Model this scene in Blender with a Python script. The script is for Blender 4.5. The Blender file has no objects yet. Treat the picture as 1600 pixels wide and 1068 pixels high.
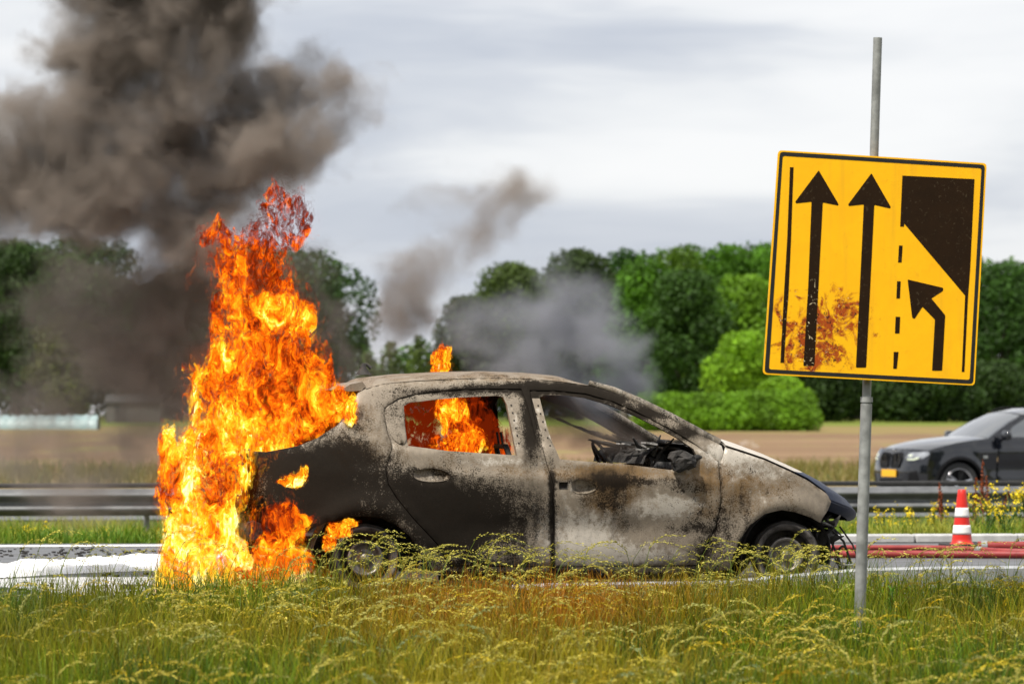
import bpy, math, random
import numpy as np
from mathutils import Vector, Matrix
from mathutils.geometry import delaunay_2d_cdt

random.seed(11)
rng = np.random.default_rng(11)
scene = bpy.context.scene
COL = scene.collection
PI = math.pi

# ------------------------------------------------------------------ camera
F, CX, HY, EYE = 5500.0, 800.0, 650.0, 1.1      # focal length in photo pixels, centre column, horizon row, eye height
cam_d = bpy.data.cameras.new('camera')
cam = bpy.data.objects.new('camera', cam_d)
COL.objects.link(cam)
cam.location = (0, 0, EYE)
cam.rotation_euler = (PI / 2, 0, 0)
cam_d.sensor_width = 36.0
cam_d.lens = 36.0 * F / 1600.0
cam_d.shift_y = (HY - 534.0) / 1600.0
cam_d.clip_start = 0.5
cam_d.clip_end = 6000
cam_d.dof.use_dof = True
cam_d.dof.focus_distance = 21.3
cam_d.dof.aperture_fstop = 4.2
scene.camera = cam

# ------------------------------------------------------------------ light and exposure
SUN_EL, SUN_AZ = 59.0, -138.0          # azimuth measured from +Y (view direction) towards +X
sun_d = bpy.data.lights.new('sun', 'SUN')
sun = bpy.data.objects.new('sun', sun_d)
COL.objects.link(sun)
sun_d.energy = 4.7
sun_d.angle = math.radians(4)
sun_d.color = (1.0, 0.95, 0.86)
_d = Vector((math.sin(math.radians(SUN_AZ)) * math.cos(math.radians(SUN_EL)),
             math.cos(math.radians(SUN_AZ)) * math.cos(math.radians(SUN_EL)),
             math.sin(math.radians(SUN_EL))))
sun.rotation_euler = (-_d).to_track_quat('-Z', 'Y').to_euler()

scene.view_settings.view_transform = 'Standard'
scene.view_settings.look = 'None'
scene.view_settings.exposure = 0.38
scene.view_settings.gamma = 1.0
scene.view_settings.use_curve_mapping = False
scene.cycles.use_denoising = True
scene.cycles.max_bounces = 8
scene.cycles.diffuse_bounces = 3
scene.cycles.glossy_bounces = 3
scene.cycles.transmission_bounces = 4
scene.cycles.transparent_max_bounces = 40
scene.cycles.volume_bounces = 2
scene.cycles.volume_max_steps = 256
scene.cycles.sample_clamp_indirect = 4.0


class NT:
    """Small helper to wire node trees."""
    def __init__(self, tree):
        self.t = tree
        tree.nodes.clear()

    def n(self, typ, **props):
        nd = self.t.nodes.new(typ)
        for k, v in props.items():
            setattr(nd, k, v)
        return nd

    def put(self, sock, v):
        if v is None:
            return
        if isinstance(v, bpy.types.NodeSocket):
            self.t.links.new(v, sock)
        else:
            sock.default_value = v

    def m(self, op, a, b=None, c=None, clamp=False):
        nd = self.n('ShaderNodeMath', operation=op, use_clamp=clamp)
        self.put(nd.inputs[0], a); self.put(nd.inputs[1], b); self.put(nd.inputs[2], c)
        return nd.outputs[0]

    def v(self, op, a, b=None, s=None):
        nd = self.n('ShaderNodeVectorMath', operation=op)
        self.put(nd.inputs[0], a); self.put(nd.inputs[1], b)
        if s is not None:
            self.put(nd.inputs['Scale'], s)
        return nd.outputs['Value'] if op in ('LENGTH', 'DISTANCE', 'DOT_PRODUCT') else nd.outputs['Vector']

    def noise(self, vec, scale, detail=3.0, rough=0.5, dist=0.0, out=0):
        nd = self.n('ShaderNodeTexNoise')
        self.put(nd.inputs['Vector'], vec)
        self.put(nd.inputs['Scale'], scale)
        nd.inputs['Detail'].default_value = detail
        nd.inputs['Roughness'].default_value = rough
        nd.inputs['Distortion'].default_value = dist
        return nd.outputs[out]

    def ramp(self, fac, stops, interp='LINEAR'):
        nd = self.n('ShaderNodeValToRGB')
        cr = nd.color_ramp
        cr.interpolation = interp
        while len(cr.elements) < len(stops):
            cr.elements.new(0.5)
        for e, (p, c) in zip(cr.elements, stops):
            e.position = p
            e.color = (*c, 1.0) if len(c) == 3 else c
        self.put(nd.inputs[0], fac)
        return nd.outputs[0]

    def rng(self, x, a, b, c=0.0, d=1.0, smooth=False):
        nd = self.n('ShaderNodeMapRange')
        nd.clamp = True
        if smooth:
            nd.interpolation_type = 'SMOOTHSTEP'
        self.put(nd.inputs[0], x)
        for i, q in zip((1, 2, 3, 4), (a, b, c, d)):
            self.put(nd.inputs[i], q)
        return nd.outputs[0]

    def mix(self, fac, a, b, mode='MIX'):
        nd = self.n('ShaderNodeMix', data_type='RGBA', blend_type=mode)
        self.put(nd.inputs[0], fac)
        self.put(nd.inputs[6], a if not isinstance(a, tuple) else (*a[:3], 1.0))
        self.put(nd.inputs[7], b if not isinstance(b, tuple) else (*b[:3], 1.0))
        return nd.outputs[2]


# ------------------------------------------------------------------ world: pale sky under layered cloud
world = bpy.data.worlds.new('World')
scene.world = world
world.use_nodes = True
w = NT(world.node_tree)
sky = w.n('ShaderNodeTexSky')
try:
    sky.sky_type = 'NISHITA'
except Exception:
    pass
sky.sun_disc = False
sky.sun_elevation = math.radians(SUN_EL)
sky.sun_rotation = math.radians(SUN_AZ)
tc = w.n('ShaderNodeTexCoord')
dirv = tc.outputs['Generated']
stretch = w.v('MULTIPLY', dirv, (9.0, 9.0, 46.0))
wob = w.v('ADD', stretch, w.v('SCALE', w.v('SUBTRACT', w.noise(stretch, 0.8, 3, out=1), (0.5, 0.5, 0.5)), None, 1.1))
cl = w.noise(wob, 0.62, 5, 0.5)
cl2 = w.noise(w.v('ADD', wob, (3.1, 1.7, 5.2)), 0.26, 3, 0.5)
cov = w.rng(w.m('ADD', w.m('MULTIPLY', cl, 0.55), w.m('MULTIPLY', cl2, 0.6)), 0.395, 0.655, 0, 1, True)
cloud = w.ramp(cov, [(0.0, (0.43, 0.46, 0.53)), (0.40, (0.56, 0.58, 0.625)), (0.65, (0.68, 0.69, 0.71)), (1.0, (0.77, 0.77, 0.775))])
skys = w.v('SCALE', sky.outputs[0], None, 0.09)
both = w.mix(0.90, skys, cloud)
bg = w.n('ShaderNodeBackground')
w.put(bg.inputs[0], both)
bg.inputs[1].default_value = 1.0
wo = w.n('ShaderNodeOutputWorld')
w.t.links.new(bg.outputs[0], wo.inputs[0])


# ------------------------------------------------------------------ helpers: picture to place
def P(X, Y, d):
    return np.array([(X - CX) * d / F, d, EYE - (Y - HY) * d / F])


ROAD_YAW = math.radians(8.0)
RN = np.array([-math.sin(ROAD_YAW), math.cos(ROAD_YAW)])     # across the road
RT = np.array([math.cos(ROAD_YAW), math.sin(ROAD_YAW)])      # along the road
R0 = np.array([0.42, 22.0])


def road_xy(t, D):
    """point at t metres along the road and D across it (D = 22 runs along the car's near flank)"""
    p = R0 + RT * t + RN * (D - 22.0)
    return p


def Dof(x, y):
    return (np.asarray(x) - R0[0]) * RN[0] + (np.asarray(y) - R0[1]) * RN[1] + 22.0


_TD = [-80, 0, 8, 14, 18, 20.6, 21.0, 31.0, 33, 38, 44, 50, 78, 110, 150, 220, 260, 330, 450, 700, 3000]
_TZ = [-0.5, -0.40, -0.36, -0.30, -0.22, -0.07, -0.012, -0.012, -0.10, -0.42, -0.50, -0.46, -0.45, -0.38, -0.19, 0.10, 0.32, 0.70, 1.1, 1.4, 1.5]


def terrain(x, y):
    return np.interp(Dof(x, y), _TD, _TZ)


def G(X, Y, z=0.0):
    d = F * (EYE - z) / (Y - HY)
    return P(X, Y, d)


# ------------------------------------------------------------------ helpers: meshes
def make_mesh(name, verts, faces, attrs=None, smooth=False, uv=None):
    """verts Nx3, faces: list of int arrays (each M x k)"""
    me = bpy.data.meshes.new(name)
    verts = np.asarray(verts, dtype=np.float32)
    faces = [np.asarray(f, dtype=np.int32) for f in faces if len(f)]
    me.vertices.add(len(verts))
    me.vertices.foreach_set('co', verts.ravel())
    tot = np.concatenate([np.full(len(f), f.shape[1], np.int32) for f in faces])
    loops = np.concatenate([f.ravel() for f in faces])
    start = np.concatenate([[0], np.cumsum(tot)[:-1]]).astype(np.int32)
    me.loops.add(len(loops))
    me.loops.foreach_set('vertex_index', loops)
    me.polygons.add(len(tot))
    me.polygons.foreach_set('loop_start', start)
    me.polygons.foreach_set('loop_total', tot)
    if smooth is not False:
        sm = np.ones(len(tot), dtype=bool) if smooth is True else np.asarray(smooth, dtype=bool)
        me.polygons.foreach_set('use_smooth', sm)
    for k, a in (attrs or {}).items():
        a = np.asarray(a, dtype=np.float32)
        if a.shape[1] == 3:
            a = np.concatenate([a, np.ones((len(a), 1), np.float32)], 1)
        at = me.color_attributes.new(k, 'FLOAT_COLOR', 'POINT')
        at.data.foreach_set('color', a.ravel())
    me.update()
    me.validate()
    return me


def link(name, me, mat=None, parent=None, loc=None):
    o = bpy.data.objects.new(name, me)
    COL.objects.link(o)
    if mat is not None and me is not None and len(me.materials) == 0:
        me.materials.append(mat)
    if parent is not None:
        o.parent = parent
    if loc is not None:
        o.location = loc
    return o


def empty(name, loc=(0, 0, 0), rz=0.0, label=None, cat=None, group=None, kind=None):
    o = bpy.data.objects.new(name, None)
    o.empty_display_size = 0.2
    COL.objects.link(o)
    o.location = loc
    o.rotation_euler = (0, 0, rz)
    return tag(o, label, cat, group, kind)


def tag(o, label=None, cat=None, group=None, kind=None):
    if label: o['label'] = label
    if cat: o['category'] = cat
    if group: o['group'] = group
    if kind: o['kind'] = kind
    return o


class MB:
    """collects pieces into one mesh"""
    def __init__(self):
        self.v, self.f, self.s, self.c = [], [], [], []
        self.n = 0

    def add(self, verts, faces, smooth=False, col=None):
        verts = np.asarray(verts, float)
        for f in faces:
            f = np.asarray(f, int)
            if len(f) == 0:
                continue
            self.f.append(f + self.n)
            self.s.append(np.full(len(f), smooth))
        self.v.append(verts)
        if col is not None:
            col = np.asarray(col, float)
            if col.ndim == 1:
                col = np.tile(col, (len(verts), 1))
            self.c.append(col)
        self.n += len(verts)
        return self

    def box(self, c, size, R=None, bev=0.0):
        sx, sy, sz = np.asarray(size, float) / 2
        if bev > 0:
            pts = []
            b = min(bev, sx * .9, sy * .9, sz * .9)
            # three crossing boxes hulled: chamfered box, 24 verts
            for ax in range(3):
                for a in (-1, 1):
                    for p in (-1, 1):
                        for q in (-1, 1):
                            s = [sx, sy, sz]
                            o = [0, 0, 0]
                            i, j = [k for k in range(3) if k != ax]
                            o[ax] = a * s[ax]; o[i] = p * (s[i] - b); o[j] = q * (s[j] - b)
                            pts.append(o)
            import bmesh
            bm = bmesh.new()
            for p in pts: bm.verts.new(p)
            bmesh.ops.convex_hull(bm, input=bm.verts)
            bm.verts.index_update()
            v = np.array([x.co[:] for x in bm.verts])
            f = np.array([[x.index for x in fc.verts] for fc in bm.faces if len(fc.verts) == 3])
            bm.free()
            fs = [f]
        else:
            v = np.array([[x, y, z] for x in (-sx, sx) for y in (-sy, sy) for z in (-sz, sz)])
            fs = [np.array([[0, 1, 3, 2], [4, 6, 7, 5], [0, 4, 5, 1], [2, 3, 7, 6], [0, 2, 6, 4], [1, 5, 7, 3]])]
        if R is not None:
            v = v @ np.asarray(R).T
        return self.add(v + np.asarray(c, float), fs)

    def tube(self, pts, r, n=8, cap=True, smooth=True):
        pts = np.asarray(pts, float)
        k = len(pts)
        r = np.broadcast_to(np.asarray(r, float), (k,))
        t = np.gradient(pts, axis=0)
        t /= np.linalg.norm(t, axis=1)[:, None] + 1e-9
        up = np.array([0, 0, 1.0]) if abs(t[0][2]) < 0.9 else np.array([1.0, 0, 0])
        rings = []
        for i in range(k):
            a = np.cross(t[i], up); a /= np.linalg.norm(a) + 1e-9
            b = np.cross(a, t[i])
            up = b
            th = np.linspace(0, 2 * PI, n, endpoint=False)
            rings.append(pts[i] + r[i] * (np.cos(th)[:, None] * a + np.sin(th)[:, None] * b))
        v = np.concatenate(rings)
        q = []
        for i in range(k - 1):
            for j in range(n):
                q.append([i * n + j, i * n + (j + 1) % n, (i + 1) * n + (j + 1) % n, (i + 1) * n + j])
        self.add(v, [np.array(q)], smooth)
        if cap:
            self.add(rings[0], [np.arange(n)[None, :]])
            self.add(rings[-1], [np.arange(n)[::-1][None, :]])
        return self

    def lathe(self, prof, n=32, c=(0, 0, 0), axis='z', smooth=True, R=None):
        """prof: (radius, height) pairs"""
        prof = np.asarray(prof, float)
        th = np.linspace(0, 2 * PI, n, endpoint=False)
        v = np.array([[r * math.cos(a), r * math.sin(a), h] for r, h in prof for a in th])
        if axis == 'y':
            v = v[:, [0, 2, 1]] * np.array([1, 1, -1])
        elif axis == 'x':
            v = v[:, [2, 0, 1]]
        if R is not None:
            v = v @ np.asarray(R).T
        q = []
        for i in range(len(prof) - 1):
            for j in range(n):
                q.append([i * n + j, i * n + (j + 1) % n, (i + 1) * n + (j + 1) % n, (i + 1) * n + j])
        return self.add(v + np.asarray(c, float), [np.array(q)], smooth)

    def grid(self, pts, smooth=True, flip=False, col=None):
        pts = np.asarray(pts, float)
        a, b = pts.shape[:2]
        idx = np.arange(a * b).reshape(a, b)
        q = np.stack([idx[:-1, :-1], idx[1:, :-1], idx[1:, 1:], idx[:-1, 1:]], -1).reshape(-1, 4)
        if flip:
            q = q[:, ::-1]
        return self.add(pts.reshape(-1, 3), [q], smooth, col)

    def mesh(self, name):
        s = np.concatenate(self.s)
        at = {'Col': np.concatenate(self.c)} if self.c else None
        return make_mesh(name, np.concatenate(self.v), self.f, at, s)

    def build(self, name, mat, parent=None, loc=None):
        return link(name, self.mesh(name), mat, parent, loc)


def inside(pts, poly):
    pts = np.asarray(pts, float); poly = np.asarray(poly, float)
    x, y = pts[:, 0], pts[:, 1]
    res = np.zeros(len(pts), bool)
    j = len(poly) - 1
    for i in range(len(poly)):
        xi, yi = poly[i]; xj, yj = poly[j]
        c = ((yi > y) != (yj > y)) & (x < (xj - xi) * (y - yi) / (yj - yi + 1e-12) + xi)
        res ^= c
        j = i
    return res


def densify(poly, step):
    poly = np.asarray(poly, float)
    out = []
    for i in range(len(poly)):
        a, b = poly[i], poly[(i + 1) % len(poly)]
        n = max(1, int(math.ceil(np.linalg.norm(b - a) / step)))
        for k in range(n):
            out.append(a + (b - a) * k / n)
    return np.array(out)


def round_poly(poly, r, n=4):
    poly = np.asarray(poly, float)
    out = []
    for i in range(len(poly)):
        p, a, b = poly[i], poly[i - 1], poly[(i + 1) % len(poly)]
        da, db = a - p, b - p
        la, lb = np.linalg.norm(da), np.linalg.norm(db)
        q = min(r, la * .45, lb * .45)
        s, e = p + da / la * q, p + db / lb * q
        for k in range(n + 1):
            t = k / n
            out.append((1 - t) ** 2 * s + 2 * t * (1 - t) * p + t * t * e)
    return np.array(out)


def smooth_closed(poly, it=1):
    poly = np.asarray(poly, float)
    for _ in range(it):
        nx = np.roll(poly, -1, 0)
        poly = np.stack([poly * .75 + nx * .25, poly * .25 + nx * .75], 1).reshape(-1, 2)
    return poly


def fill(poly, step, holes=()):
    """triangulate a 2D polygon with interior points; returns pts, tris, is_boundary"""
    loops = [densify(poly, step)] + [densify(h, step) for h in holes]
    bp = np.concatenate(loops)
    edges, k = [], 0
    for L in loops:
        n = len(L)
        edges += [(k + i, k + (i + 1) % n) for i in range(n)]
        k += n
    lo, hi = bp.min(0), bp.max(0)
    gx = np.arange(lo[0] + step * .5, hi[0], step)
    gy = np.arange(lo[1] + step * .5, hi[1], step * .87)
    g = np.array([[x + (step * .5 if j % 2 else 0), y] for j, y in enumerate(gy) for x in gx]).reshape(-1, 2)
    if len(g):
        ok = inside(g, loops[0])
        for h in loops[1:]:
            ok &= ~inside(g, h)
        g = g[ok]
    if len(g):
        d = np.min(np.linalg.norm(g[:, None, :] - bp[None, :, :], axis=2), axis=1) if len(g) * len(bp) < 4e7 else np.full(len(g), 9.)
        g = g[d > step * .45]
    pts = np.concatenate([bp, g]) if len(g) else bp
    r = delaunay_2d_cdt([Vector((float(a), float(b))) for a, b in pts], edges, [], 0, 1e-6)
    vv = np.array([(a.x, a.y) for a in r[0]])
    tt = np.array([list(f) for f in r[2] if len(f) == 3])
    cen = vv[tt].mean(1)
    ok = inside(cen, loops[0])
    for h in loops[1:]:
        ok &= ~inside(cen, h)
    tt = tt[ok]
    # consistent winding
    a, b, c = vv[tt[:, 0]], vv[tt[:, 1]], vv[tt[:, 2]]
    ar = (b[:, 0] - a[:, 0]) * (c[:, 1] - a[:, 1]) - (b[:, 1] - a[:, 1]) * (c[:, 0] - a[:, 0])
    tt[ar < 0] = tt[ar < 0][:, ::-1]
    # boundary
    e = np.sort(np.concatenate([tt[:, [0, 1]], tt[:, [1, 2]], tt[:, [2, 0]]]), axis=1)
    ue, cnt = np.unique(e, axis=0, return_counts=True)
    bnd = np.zeros(len(vv), bool)
    bnd[ue[cnt == 1].ravel()] = True
    return vv, tt, bnd


def sheet(mb, vv3, tt, off, col=None, smooth=True):
    """front surface vv3 + a back surface shifted by off, closed by a rim"""
    vv3 = np.asarray(vv3, float)
    back = vv3 + np.asarray(off, float)
    mb.add(vv3, [tt], smooth, col)
    mb.add(back, [tt[:, ::-1]], smooth, col)
    e = np.concatenate([tt[:, [0, 1]], tt[:, [1, 2]], tt[:, [2, 0]]])
    se = np.sort(e, axis=1)
    key = se[:, 0].astype(np.int64) * 10_000_000 + se[:, 1]
    u, idx, cnt = np.unique(key, return_index=True, return_counts=True)
    be = e[idx[cnt == 1]]
    n = len(be)
    rv = np.concatenate([vv3[be[:, 0]], vv3[be[:, 1]], back[be[:, 1]], back[be[:, 0]]])
    q = np.stack([np.arange(n), np.arange(n) + 3 * n, np.arange(n) + 2 * n, np.arange(n) + n], 1)
    c = None
    if col is not None:
        c = np.concatenate([col[be[:, 0]], col[be[:, 1]], col[be[:, 1]], col[be[:, 0]]])
    mb.add(rv, [q], False, c)
    return mb


def extrude_xz(poly, depth, y0=0.0, step=9.0, holes=()):
    """flat polygon in the XZ plane, front at y0, back at y0+depth"""
    vv, tt, _ = fill(poly, step, holes)
    v3 = np.stack([vv[:, 0], np.full(len(vv), y0), vv[:, 1]], 1)
    return sheet(MB(), v3, tt, (0, depth, 0), smooth=False)


def tabfn(knx, kny, sm):
    xs = np.linspace(knx[0], knx[-1], 400)
    ys = np.interp(xs, knx, kny)
    k = max(1, int(sm / (xs[1] - xs[0])))
    ker = np.exp(-0.5 * (np.arange(-2 * k, 2 * k + 1) / (k * .8)) ** 2); ker /= ker.sum()
    yp = np.concatenate([np.full(2 * k, ys[0]), ys, np.full(2 * k, ys[-1])])
    ys = np.convolve(yp, ker, 'valid')
    return lambda q: np.interp(q, xs, ys)


def vnoise(p, seed=0):
    """cheap smooth value noise on Nx2 or Nx3 points"""
    p = np.asarray(p, float)
    i = np.floor(p).astype(np.int64)
    f = p - i
    f = f * f * (3 - 2 * f)
    dim = p.shape[1]
    out = np.zeros(len(p))
    for c in range(2 ** dim):
        wgt = np.ones(len(p)); h = np.full(len(p), seed * 7919 + 17, np.int64)
        for k in range(dim):
            b = (c >> k) & 1
            wgt *= f[:, k] if b else 1 - f[:, k]
            h = (h * 1103515245 + (i[:, k] + b) * 73856093 + 12345) & 0x7fffffff
        h = ((h ^ (h >> 13)) * 1274126177) & 0x7fffffff
        out += wgt * ((h >> 8) % 10000) / 10000.0
    return out


def fbm(p, oct=4, seed=0):
    s, a, t = 0, 1.0, 0
    for k in range(oct):
        s = s + a * vnoise(np.asarray(p) * 2 ** k, seed + k); t += a; a *= .5
    return s / t


# ------------------------------------------------------------------ materials
def new_mat(name):
    m = bpy.data.materials.new(name)
    m.use_nodes = True
    return m, NT(m.node_tree)


def finish(nt, shader, disp=None, vol=None):
    o = nt.n('ShaderNodeOutputMaterial')
    if shader is not None:
        nt.t.links.new(shader, o.inputs['Surface'])
    if vol is not None:
        nt.t.links.new(vol, o.inputs['Volume'])


def bump(nt, h, strength=0.3, dist=0.01):
    b = nt.n('ShaderNodeBump')
    b.inputs['Strength'].default_value = strength
    b.inputs['Distance'].default_value = dist
    nt.put(b.inputs['Height'], h)
    return b.outputs[0]


def pmat(name, c1, c2=None, scale=6.0, rough=0.6, metal=0.0, bumps=0.0, bscale=None, detail=6, coat=0.0, spec=0.5, rough2=None, lo=.35, hi=.65, dist=.004, sheen=0.0):
    m, nt = new_mat(name)
    tcn = nt.n('ShaderNodeTexCoord').outputs['Object']
    b = nt.n('ShaderNodeBsdfPrincipled')
    f = nt.rng(nt.noise(tcn, scale, detail, 0.6), lo, hi)
    nt.put(b.inputs['Base Color'], nt.mix(f, c1, c2 or c1))
    if rough2 is None:
        b.inputs['Roughness'].default_value = rough
    else:
        nt.put(b.inputs['Roughness'], nt.rng(f, 0, 1, rough, rough2))
    b.inputs['Metallic'].default_value = metal
    b.inputs['Specular IOR Level'].default_value = spec
    b.inputs['Coat Weight'].default_value = coat
    b.inputs['Coat Roughness'].default_value = 0.05
    if bumps > 0:
        nt.put(b.inputs['Normal'], bump(nt, nt.noise(tcn, bscale or scale * 4, 4, 0.6), bumps, dist))
    finish(nt, b.outputs[0])
    return m


def leaf_mat(name, trans=0.35, rough=0.6, gain=1.0):
    m, nt = new_mat(name)
    a = nt.n('ShaderNodeAttribute', attribute_name='Col').outputs['Color']
    d = nt.n('ShaderNodeBsdfPrincipled')
    nt.put(d.inputs['Base Color'], a)
    d.inputs['Roughness'].default_value = rough
    d.inputs['Specular IOR Level'].default_value = 0.25
    t = nt.n('ShaderNodeBsdfTranslucent')
    nt.put(t.inputs['Color'], nt.mix(1.0, a, (1.15, 1.1, 0.6), 'MULTIPLY'))
    mx = nt.n('ShaderNodeMixShader')
    mx.inputs[0].default_value = trans
    nt.t.links.new(d.outputs[0], mx.inputs[1]); nt.t.links.new(t.outputs[0], mx.inputs[2])
    finish(nt, mx.outputs[0])
    return m


M = {}
M['leaf'] = leaf_mat('leaf', 0.30)
M['grass'] = leaf_mat('grass_blade', 0.35)
M['bark'] = pmat('bark', (0.07, 0.055, 0.04), (0.13, 0.11, 0.085), 3, 0.9, bumps=.6)
M['galv'] = pmat('galvanised_steel', (0.30, 0.31, 0.32), (0.46, 0.47, 0.48), 7, 0.48, 0.55, bumps=.12, rough2=.62)
M['galv_dull'] = pmat('weathered_steel', (0.20, 0.205, 0.20), (0.36, 0.37, 0.36), 11, 0.5, 0.35, bumps=.25, rough2=.7)
M['concrete'] = pmat('concrete', (0.34, 0.34, 0.335), (0.46, 0.46, 0.45), 9, 0.85, bumps=.4)
M['white_paint'] = pmat('road_paint', (0.62, 0.62, 0.60), (0.78, 0.78, 0.77), 14, 0.6, bumps=.3)
M['rubber'] = pmat('rubber', (0.018, 0.018, 0.018), (0.03, 0.03, 0.03), 20, 0.75)
M['hose'] = pmat('red_hose', (0.20, 0.016, 0.015), (0.29, 0.03, 0.027), 12, 0.5, bumps=.25, bscale=90)
M['cone_red'] = pmat('cone_red', (0.55, 0.014, 0.008), (0.62, 0.024, 0.012), 12, 0.42)
M['cone_white'] = pmat('cone_white', (0.72, 0.71, 0.69), (0.82, 0.81, 0.79), 25, 0.45)
# ================================================================== THE SETTING
# ------------------------------------------------------------------ ground sheet
def mk_ground():
    t = np.concatenate([[-2600, -900, -400, -200, -100, -50, -30, -20], np.arange(-14, 14.1, .5), [20, 30, 50, 100, 200, 400, 900, 2600]])
    D = np.concatenate([[-80, -30, -10, 0, 5], np.arange(8, 50, .5), np.arange(50, 80, 3), np.arange(80, 340, 10), [400, 500, 700, 1000, 1600, 3000, 5000]])
    tt, DD = np.meshgrid(t, D, indexing='ij')
    xy = R0 + RT * tt[..., None] + RN * (DD[..., None] - 22)
    z = np.interp(DD, _TD, _TZ)
    off_road = (DD < 20.5) | ((DD > 31.2) & (DD < 60))
    z = z + np.where(off_road, (fbm(xy.reshape(-1, 2) * 1.3, 3).reshape(z.shape) - .5) * .08, 0)
    return MB().grid(np.dstack([xy, z]), True)


m, nt = new_mat('grassy_soil')
oc = nt.n('ShaderNodeTexCoord').outputs['Object']
b = nt.n('ShaderNodeBsdfPrincipled')
n1 = nt.noise(oc, 3.0, 6, .65)
n2 = nt.noise(oc, 0.25, 4, .6)
c = nt.mix(nt.rng(n1, .35, .65), (0.035, 0.032, 0.012), (0.075, 0.085, 0.02))
c = nt.mix(nt.rng(n2, .4, .65), c, (0.10, 0.105, 0.03))
nt.put(b.inputs['Base Color'], c)
b.inputs['Roughness'].default_value = .95
b.inputs['Specular IOR Level'].default_value = .1
nt.put(b.inputs['Normal'], bump(nt, n1, .6, .05))
finish(nt, b.outputs[0])
M['soil'] = m
tag(mk_ground().build('ground', M['soil']), kind='structure')


def strip(name, D0, D1, t0, t1, dz, mat, nt_=80, nD=6, zfix=None, edge=None):
    t = np.linspace(t0, t1, nt_); D = np.linspace(D0, D1, nD)
    tt, DD = np.meshgrid(t, D, indexing='ij')
    if edge is not None:
        DD = DD.copy()
        DD[:, 0] += edge(t); DD[:, -1] += edge(t + 31)
    xy = R0 + RT * tt[..., None] + RN * (DD[..., None] - 22)
    z = np.full(tt.shape, zfix) if zfix is not None else np.interp(DD, _TD, _TZ) + dz
    return tag(MB().grid(np.dstack([xy, z]), True).build(name, mat), kind='structure')


# asphalt
m, nt = new_mat('asphalt')
oc = nt.n('ShaderNodeTexCoord').outputs['Object']
b = nt.n('ShaderNodeBsdfPrincipled')
fine = nt.noise(oc, 130, 3, .7)
mid = nt.noise(nt.v('MULTIPLY', oc, (0.35, 1.6, 1)), 1.6, 5, .6)
c = nt.mix(nt.rng(fine, .3, .7), (0.055, 0.056, 0.06), (0.13, 0.132, 0.137))
c = nt.mix(nt.rng(mid, .45, .7), c, (0.085, 0.08, 0.078))
crumb = nt.rng(nt.noise(oc, 22, 3, .7), .66, .72)
c = nt.mix(crumb, c, (0.012, 0.011, 0.01))
nt.put(b.inputs['Base Color'], c)
nt.put(b.inputs['Roughness'], nt.rng(mid, .35, .65, .42, .62))
b.inputs['Specular IOR Level'].default_value = .55
nt.put(b.inputs['Normal'], bump(nt, fine, .25, .003))
finish(nt, b.outputs[0])
M['asphalt'] = m
ew = lambda t: (vnoise(np.stack([t * 2.1, t * 0], 1), 3) - .5) * .18
strip('road', 20.85, 30.95, -60, 60, 0, M['asphalt'], 400, 12, zfix=0.0, edge=ew)
strip('far_road', 53, 72, -120, 120, 0.02, M['asphalt'], 40, 4)
dl = lambda t: (vnoise(np.stack([t * 5, t * 0], 1), 5) - .5) * .05
tag(strip('road_marking', 30.15, 30.55, -60, 60, 0, M['white_paint'], 400, 3, zfix=0.004, edge=dl), kind='structure')
tag(strip('road_marking', 23.72, 23.90, -60, 60, 0, M['white_paint'], 400, 3, zfix=0.004, edge=dl), kind='structure')

# raised pale kerb along the far road edge, on the right only
g0, g1 = G(1268, 848), G(2700, 844)
kd = (g1 - g0); kl = np.linalg.norm(kd[:2]); ka = math.atan2(kd[1], kd[0])
Rk = np.array([[math.cos(ka), -math.sin(ka), 0], [math.sin(ka), math.cos(ka), 0], [0, 0, 1]])
kroot = empty('kerb', (g0[0], g0[1], 0), ka, 'low pale concrete kerb along the road edge behind the traffic cone', 'kerb')
nk = 9
for i in range(nk):
    MB().box((kl / nk * (i + .5), 0.1, .035), (kl / nk - .012, .24, .075), bev=.012).build('kerb_stone', M['concrete'], kroot)

# ploughed field and green headland
m, nt = new_mat('ploughed_soil')
oc = nt.n('ShaderNodeTexCoord').outputs['Object']
b = nt.n('ShaderNodeBsdfPrincipled')
rot = nt.n('ShaderNodeMapping'); rot.inputs['Rotation'].default_value = (0, 0, math.radians(-20)); nt.put(rot.inputs[0], oc)
fur = nt.noise(nt.v('MULTIPLY', rot.outputs[0], (0.02, .42, 1)), 1.0, 4, .6)
n1 = nt.noise(nt.v('MULTIPLY', oc, (.25, .06, 1)), 1.0, 5, .65)
c = nt.mix(nt.rng(fur, .3, .7), (0.105, 0.060, 0.034), (0.26, 0.172, 0.100))
c = nt.mix(nt.rng(n1, .52, .68), c, (0.22, 0.19, 0.07))
nt.put(b.inputs['Base Color'], c)
b.inputs['Roughness'].default_value = .95
b.inputs['Specular IOR Level'].default_value = .1
nt.put(b.inputs['Normal'], bump(nt, fur, .5, .2))
finish(nt, b.outputs[0])
M['plough'] = m
M['meadow'] = pmat('meadow', (0.10, 0.15, 0.02), (0.17, 0.18, 0.04), .4, .95, spec=.1, detail=8)
M['drymeadow'] = pmat('dry_meadow', (0.17, 0.14, 0.05), (0.24, 0.17, 0.075), .35, .95, spec=.1, detail=8)
strip('field', 96, 205, -160, 160, .03, M['plough'], 60, 30)
strip('dry_headland', 74, 97, -160, 160, .025, M['drymeadow'], 60, 6)
strip('stubble_strip', 204.5, 262, -200, 200, .035, M['drymeadow'], 60, 6)
strip('meadow', 261, 345, -300, 300, .04, M['meadow'], 60, 10)


# ------------------------------------------------------------------ blades of grass
def rand_unit(n):
    a = rng.uniform(0, 2 * PI, n)
    return np.stack([np.cos(a), np.sin(a)], 1)


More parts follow.
